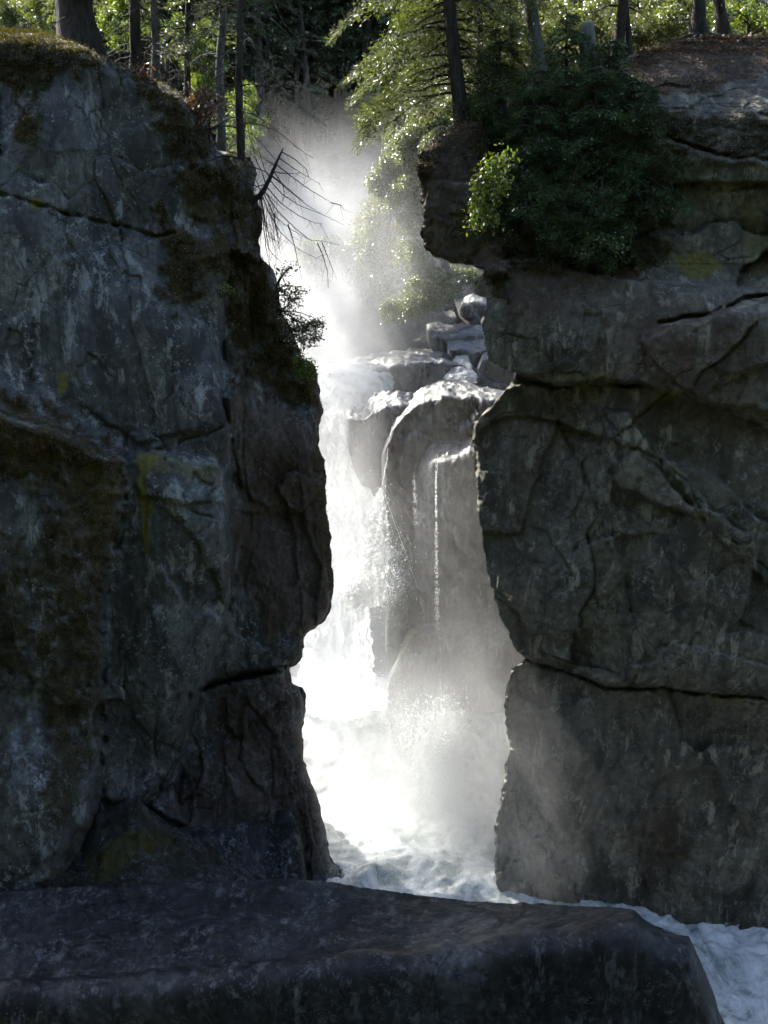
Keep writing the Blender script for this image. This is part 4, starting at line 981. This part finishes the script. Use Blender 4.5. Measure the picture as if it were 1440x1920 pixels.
# dead snag over the gorge
def snag():
    b = pt(470, 382, 22.8)
    w = MB()
    def br(pts, r0, r1, sides=5):
        P = np.array([pt(a, c, Y) for a, c, Y in pts]) - b
        t = np.linspace(0, len(pts) - 1, 8 * len(pts)); ii = np.arange(len(pts))
        Q = np.stack([np.interp(t, ii, P[:, k]) for k in range(3)], -1)
        for _ in range(3): Q[1:-1] = (Q[:-2] + 2 * Q[1:-1] + Q[2:]) / 4
        Q += rng.normal(0, .004, Q.shape)
        w.tube(Q, np.linspace(r0, r1, len(t)), sides)
        return Q
    Y = 22.9
    br([(468, 380, Y), (490, 364, Y), (503, 340, Y), (514, 314, Y), (524, 292, Y), (531, 278, Y)], .085, .018, 7)
    fine = [[(524, 296, Y), (545, 312, Y + .2), (566, 325, Y + .3), (600, 345, Y + .4)], [(518, 308, Y), (545, 330, Y), (575, 352, Y - .1), (604, 370, Y), (622, 380, Y)], [(512, 322, Y), (540, 326, Y + .1), (562, 324, Y + .2)], [(510, 330, Y), (540, 355, Y), (572, 382, Y), (604, 402, Y)],
            [(506, 338, Y), (530, 365, Y), (560, 385, Y + .1), (600, 400, Y + .1), (645, 422, Y + .2)], [(500, 350, Y), (525, 380, Y), (560, 405, Y), (590, 418, Y), (606, 420, Y)], [(496, 358, Y), (520, 395, Y - .1), (550, 425, Y - .1), (580, 450, Y), (606, 452, Y), (636, 460, Y)], [(494, 362, Y), (515, 405, Y), (545, 430, Y), (585, 452, Y)],
            [(492, 366, Y), (505, 400, Y), (525, 435, Y), (560, 468, Y), (606, 490, Y)], [(490, 368, Y), (496, 410, Y), (505, 445, Y), (524, 455, Y), (528, 435, Y)], [(488, 370, Y), (498, 430, Y), (505, 470, Y), (530, 495, Y), (552, 488, Y)], [(486, 372, Y), (494, 420, Y), (498, 460, Y), (506, 500, Y), (502, 540, Y)],
            [(595, 455, Y), (606, 480, Y), (614, 510, Y), (616, 540, Y)], [(604, 455, Y), (614, 480, Y), (624, 505, Y)], [(540, 420, Y), (550, 450, Y), (558, 490, Y), (566, 520, Y)], [(512, 400, Y), (520, 440, Y), (526, 480, Y)], [(500, 350, Y), (490, 320, Y), (480, 300, Y), (472, 270, Y)], [(506, 335, Y), (495, 315, Y), (488, 290, Y), (484, 262, Y)],
            [(516, 312, Y), (500, 300, Y), (478, 288, Y)], [(512, 320, Y), (530, 345, Y), (534, 365, Y), (530, 380, Y)], [(528, 284, Y), (555, 300, Y), (575, 318, Y), (580, 332, Y)], [(620, 380, Y), (640, 385, Y), (645, 395, Y)], [(500, 345, Y), (480, 350, Y), (470, 366, Y)]]
    for f in fine:
        Q = br(f, .016, .004)
        for j in range(rng.integers(3, 8)):
            k = rng.integers(4, len(Q) - 1); e = Q[k] + rng.normal(0, 1, 3) * np.array([.18, .15, .1]); e[2] -= .12 + .25 * rng.random()
            w.tube(Q[k] + (e - Q[k]) * np.linspace(0, 1, 5)[:, None], np.linspace(.006, .002, 5), 3)
    for j in range(46):
        x0 = rng.uniform(478, 520); y0 = rng.uniform(360, 440)
        br([(x0, y0, Y + .1), (x0 + rng.uniform(-4, 12), y0 + 30, Y), (x0 + rng.uniform(-6, 34), y0 + rng.uniform(50, 110), Y)], .007, .002, 3)
    o = w.build('dead_branch', M['twig']); o.location = b
    tag(o, 'dead branch with drooping bare twigs jutting from the left cliff edge', 'branch')
snag()

# shrub silhouettes on the left edge
leafy('shrub', pt(520, 545, 23.0), [(528, 515, 22.9, .18), (530, 545, 22.9, .30), (548, 560, 22.9, .32), (530, 580, 22.9, .28), (556, 600, 22.9, .25), (548, 620, 22.9, .32), (575, 615, 22.9, .35), (590, 612, 22.9, .28), (566, 640, 22.9, .34), (585, 632, 22.9, .3), (545, 500, 22.9, .15), (562, 545, 22.9, .18), (598, 604, 22.9, .16)],
      M['leaf_dark'], M['twig'], 'dark leafy shrub leaning off the left cliff over the white water', 'shrub', .085, .05, 90, r0=.05, hang=.1, sub=12, soft=.7)
leafy('shrub', pt(570, 690, 23.2), [(566, 676, 23.0, .25), (578, 684, 23.1, .22), (570, 698, 22.9, .28), (582, 700, 23.2, .2)], M['leaf_lime'], M['twig'], 'small bright yellow-green tuft on the left cliff shoulder', 'shrub', .07, .045, 130, r0=.02, hang=.2, sub=14, soft=.6)
leafy('shrub', pt(424, 550, 21.4), [(422, 540, 21.2, .16), (430, 546, 21.2, .12)], M['leaf_lime'], M['twig'], 'tiny green sprig in the crease of the left cliff', 'shrub', .07, .05, 120, r0=.012, hang=.2, sub=14, soft=.4)
leafy('fern', pt(390, 216, 22.4), [(376, 190, 22.3, .3), (392, 205, 22.3, .3), (384, 180, 22.5, .25), (398, 190, 22.5, .2)], M['leaf_rust'], M['twig'], 'rust-brown dead fern by the pale trunk on the left cliff', 'fern', .12, .03, 120, r0=.015, hang=.5, sub=14)
leafy('fern', pt(262, 150, 22.6), [(248, 128, 22.2, .25), (266, 138, 22.2, .25), (282, 148, 22.2, .2)], M['leaf_rust'], M['twig'], 'rust-brown dead fern on the ridge below the straight dark trunk', 'fern', .10, .03, 90, r0=.012, hang=.6, sub=12)
# right cliff: bright spray, ledge plant, yellow tuft
leafy('shrub', pt(950, 330, 23.0), [(905, 340, 21.1, .3), (915, 320, 21.1, .3), (935, 298, 21.1, .3), (950, 290, 21.2, .25), (900, 365, 21.1, .28), (920, 352, 21.1, .3), (895, 388, 21.1, .25), (912, 380, 21.1, .28), (900, 410, 21.1, .25), (916, 400, 21.2, .28), (938, 345, 21.2, .25)], M['leaf_lime'], M['twig'], 'bright lime-green leafy spray catching sun on the right cliff', 'shrub', .11, .06, 75, r0=.03, hang=.5, sub=11)
leafy('shrub', pt(850, 446, 23.6), [(822, 436, 23.2, .22), (840, 430, 23.2, .24), (858, 430, 23.2, .24), (876, 432, 23.2, .22), (850, 442, 23.0, .2)], M['leaf_dark'], M['twig'], 'brownish low plant on the pillar ledge under the pine', 'shrub', .07, .035, 150, r0=.02, hang=.1, sub=14, soft=.6)
leafy('shrub', pt(950, 460, 23.4), [(948, 440, 23.0, .2), (956, 455, 23.0, .2)], M['leaf_dark'], M['twig'], 'small dusty plant hanging below the lime-green spray', 'shrub', .08, .035, 130, r0=.015, hang=.5, sub=12)
leafy('shrub', pt(840, 262, 24.6), [(825, 254, 24.3, .22), (845, 246, 24.3, .28), (862, 252, 24.2, .22)], M['leaf_rust'], M['twig'], 'brown dry bush crowning the pillar at the foot of the pine', 'shrub', .08, .03, 120, r0=.015, hang=.3, sub=13)
leafy('shrub', pt(902, 218, 25.4), [(885, 200, 25.3, .3), (900, 202, 25.3, .3), (912, 208, 25.2, .25)], M['leaf_lime'], M['twig'], 'pale green sunlit patch of leaves right of the pillar pine', 'shrub', .08, .04, 120, r0=.015, hang=.2, sub=13)
leafy('shrub', pt(1000, 170, 26), [(985, 155, 25.6, .22), (1000, 160, 25.6, .2)], M['leaf_lime'], M['twig'], 'small golden tuft lit above the dark hemlocks', 'shrub', .08, .04, 110, r0=.015, hang=.2, sub=12)

leafy('shrub', pt(1150, 480, 22.9), [(1120, 440, 22.0, .35), (1150, 460, 22.0, .35), (1090, 470, 22.1, .3), (1175, 430, 22.1, .3)], M['leaf_mid'], M['twig'], 'low shaded leafy shrub at the foot of the hemlocks', 'shrub', .09, .05, 60, r0=.03, hang=.6, sub=9)
# hemlocks growing on the right cliff face
def hemlock(base, H, Lmax, label, whorls=14, per=5, lean=-.05):
    t = conifer('hemlock', H, .11, .4, Lmax, whorls, per, 210, .11, .6, label, 'tree', M['conifer_near'], M['bark'], loc=pt(base[0], base[1] - 18, base[2] + .9), lw=.028, taper=.92, lean=lean)
    return t
hemlock((1000, 480, 23.0), 4.8, 1.7, 'dark young hemlock on the right cliff directly behind the lime-green spray')
hemlock((1110, 470, 22.7), 4.6, 1.9, 'broad dark hemlock in the middle of the right cliff greenery')
hemlock((1190, 420, 22.6), 3.4, 1.6, 'rightmost hemlock, its tip boughs reaching over bare rock')
hemlock((940, 300, 24.2), 3.2, 1.3, 'small dark hemlock between pillar pine and the lime-green spray')
hemlock((1060, 330, 24.0), 4.0, 1.7, 'tall shaded hemlock below the leaning stump')
hemlock((1140, 310, 23.4), 3.0, 1.5, 'dim hemlock under the brown edge of the right bank')
hemlock((1130, 520, 22.4), 2.2, 1.1, 'lowest little hemlock hanging under the others')

hemlock((985, 450, 22.6), 2.8, 1.3, 'drooping little hemlock crowding the lime-green spray from the right', 12, 5)
# moss and dry litter: blades rooted all over the mossy rock
def scatter(V, mk, ch, n, thr, seed, side):
    idx = np.argwhere(mk[:-1, :-1, ch] > thr)
    k = idx[rng.integers(0, len(idx), n)]
    u = rng.random((n, 1)); v = rng.random((n, 1))
    a = V[k[:, 0], k[:, 1]]; b = V[k[:, 0] + 1, k[:, 1]]; c = V[k[:, 0], k[:, 1] + 1]
    P = a + (b - a) * u + (c - a) * v
    N = np.cross(b - a, c - a); N /= np.linalg.norm(N, axis=1)[:, None] + 1e-9
    N = N * np.where((N[:, 1:2] > 0), -1, 1)
    return P, N
mb = MB()
for V, mk, n in ((CLV[:, :-1], CLM[:, :-1], 130000), (CRV[:, :-1], CRM[:, :-1], 50000)):
    P, N = scatter(V, mk, 0, n, .5, 0, 0)
    D = N * .8 + rng.normal(0, .5, N.shape); D[:, 2] -= .35
    mb.leaves(P - N * .01, D, rng.normal(0, 1, N.shape), (.03 + .09 * rng.random(n) ** 2), .012 + .012 * rng.random(n))
o = mb.build('moss', M['moss'], smooth=False); tag(o, 'brown-green moss blades covering the cliff shoulders', 'moss', None, 'stuff')
mb = MB()
P, N = scatter(CRV[:, :-1], CRM[:, :-1], 2, 60000, .45, 0, 0)
sel = P[:, 2] > 3.2; P = P[sel]; N = N[sel]; n = len(P)
D = rng.normal(0, 1, N.shape); D[:, 2] *= .3
mb.leaves(P + np.array([0, -.02, .03]), D, N + rng.normal(0, .5, N.shape), .06 + .10 * rng.random(n), .012 + .02 * rng.random(n))
o = mb.build('litter', M['litter'], smooth=False); tag(o, 'dry brown needle litter on the right bank', 'litter', None, 'stuff')

# ------------------------------------------------------------------ drifting spray
def mist():
    lo = np.array([-9.5, 21.0, POOL - .6]); hi = np.array([8.5, 62.0, 19.0])
    V = np.array([[(lo, hi)[(k >> j) & 1][j] for j in range(3)] for k in range(8)])
    Fq = np.array([(0, 2, 3, 1), (4, 5, 7, 6), (0, 1, 5, 4), (2, 6, 7, 3), (0, 4, 6, 2), (1, 3, 7, 5)])
    m = NT('spray_mist'); p = m.pos()
    warp = m.n('TexNoise', {'Vector': p, 'Scale': .22, 'Detail': 3.0, 'Roughness': .6})
    off = m.n('VectorMath', {0: warp.outputs['Color'], 1: (.5, .5, .5)}, operation='SUBTRACT').outputs[0]
    off = m.n('VectorMath', {0: off, 'Scale': 6.0}, operation='SCALE').outputs[0]
    q = m.n('VectorMath', {0: p, 1: off}, operation='ADD').outputs[0]
    tot = None
    for (c, s, d) in PUFFS:
        v = m.n('VectorMath', {0: q, 1: tuple(c)}, operation='SUBTRACT').outputs[0]
        v = m.n('VectorMath', {0: v, 1: tuple(1 / np.array(s))}, operation='MULTIPLY').outputs[0]
        r2 = m.n('VectorMath', {0: v, 1: v}, operation='DOT_PRODUCT').outputs['Value']
        e = m.math('MULTIPLY', m.math('POWER', 2.718, m.math('MULTIPLY', r2, -1.0)), d)
        tot = e if tot is None else m.math('ADD', tot, e)
    nz = m.math('ADD', m.math('MULTIPLY', m.noise(m.scaled(p, (1, 1, .55)), .55, 4, .62), 2.8), -.65, True)
    dn = m.math('MULTIPLY', tot, nz)
    vol = m.n('VolumePrincipled', {'Color': (.985, .99, .99, 1), 'Density': dn, 'Anisotropy': .45})
    m.t.links.new(vol.outputs[0], m.out.inputs['Volume'])
    o = new_mesh('mist', V, [Fq], m.m, smooth=False); tag(o, kind='stuff', label='white spray mist drifting in the gorge between the cliffs', cat='mist')
    m.m.cycles.volume_step_rate = 2.0
def A(px, py, Y): return at(px, py, Y).reshape(3)
PUFFS = [(A(740, 480, 43.5), (3.4, 2.5, 4.5), .05), (A(750, 1440, 27.8), (3.4, 1.9, 3.0), .55), (A(620, 1290, 27.6), (1.8, 1.4, 4.6), .62), (A(640, 1030, 34), (1.8, 2.0, 3.6), .26), (A(625, 740, 40), (2.4, 3.0, 2.6), .17), (A(600, 600, 45), (3.0, 4.0, 2.8), .17), (A(570, 480, 52), (5.0, 5.0, 4.0), .10), (A(620, 400, 56), (6.0, 4.0, 3.6), .03), (A(630, 830, 37.5), (1.8, 1.6, 3.2), .24), (A(860, 1200, 29.5), (2.6, 1.8, 6.0), .07), (A(985, 1530, 22.6), (2.6, 1.4, 3.8), .10), (A(850, 1440, 27.4), (2.0, 1.2, 3.2), .28), (A(815, 1410, 27.6), (1.6, 1.1, 2.0), .40), (A(890, 1550, 26.2), (1.7, 1.1, 2.2), .22)]
mist()

def shade_bank():  # unseen bank under and behind the camera, added to cut low sky and bounce
    x = np.linspace(-140, 140, 90); y = np.concatenate([np.linspace(11, -4, 30), np.linspace(-5, -120, 30)])
    X, Y = np.meshgrid(x, y)
    Z = np.where(Y > -2, -1.7 - 2.05 * np.maximum(Y, 0), -1.7 + 48 * sstep(-4, -50, Y)) + 2.0 * fbm(np.stack([X, Y], -1) / 9.0, 4) * sstep(-3, -12, Y) - .25 * np.abs(fbm(np.stack([X, Y], -1) * .5, 4))
    tag(new_mesh('bank', np.stack([X, Y, Z], -1).reshape(-1, 3), [grid_faces(60, 90)], M['wood_floor']), kind='structure')
shade_bank()

# ------------------------------------------------------------------ light, sky, camera
SUN_AZ, SUN_EL = R(-47.0), R(46.0)       # ahead and to the left of the view
sd = Vector((math.sin(SUN_AZ) * math.cos(SUN_EL), math.cos(SUN_AZ) * math.cos(SUN_EL), math.sin(SUN_EL)))
L = bpy.data.lights.new('sun', 'SUN'); L.energy = 4.7; L.angle = R(.53); L.color = (1, .96, .88)
lo = bpy.data.objects.new('sun', L); COL.objects.link(lo); lo.rotation_euler = (-sd).to_track_quat('-Z', 'Y').to_euler()
w = bpy.data.worlds.new('World'); SC.world = w; w.use_nodes = True
nt = w.node_tree; nt.nodes.clear()
sky = nt.nodes.new('ShaderNodeTexSky'); sky.sky_type = 'NISHITA'; sky.sun_disc = False; sky.sun_elevation = SUN_EL; sky.sun_rotation = SUN_AZ; sky.air_density = 1.0; sky.dust_density = 2.0; sky.ozone_density = .8
bg = nt.nodes.new('ShaderNodeBackground'); bg.inputs[1].default_value = .115
wo = nt.nodes.new('ShaderNodeOutputWorld')
nt.links.new(sky.outputs[0], bg.inputs[0]); nt.links.new(bg.outputs[0], wo.inputs[0])

cam = bpy.data.cameras.new('camera'); co = bpy.data.objects.new('camera', cam); COL.objects.link(co)
cam.sensor_fit = 'VERTICAL'; cam.sensor_height = 36.0; cam.lens = 36.0 * F / 1920.0
cam.clip_start = .1; cam.clip_end = 2000
co.rotation_euler = (R(90) - PITCH, 0, 0)
SC.camera = co
SC.view_settings.view_transform = 'Standard'; SC.view_settings.look = 'None'; SC.view_settings.gamma = 1; SC.view_settings.exposure = 2.2
SC.cycles.use_denoising = True; SC.cycles.use_adaptive_sampling = True; SC.cycles.adaptive_threshold = .04; SC.cycles.adaptive_min_samples = 8
SC.cycles.max_bounces = 6; SC.cycles.diffuse_bounces = 2; SC.cycles.glossy_bounces = 2; SC.cycles.transmission_bounces = 4; SC.cycles.volume_bounces = 3; SC.cycles.transparent_max_bounces = 8
SC.cycles.caustics_reflective = False; SC.cycles.caustics_refractive = False
SC.cycles.sample_clamp_indirect = 4.0
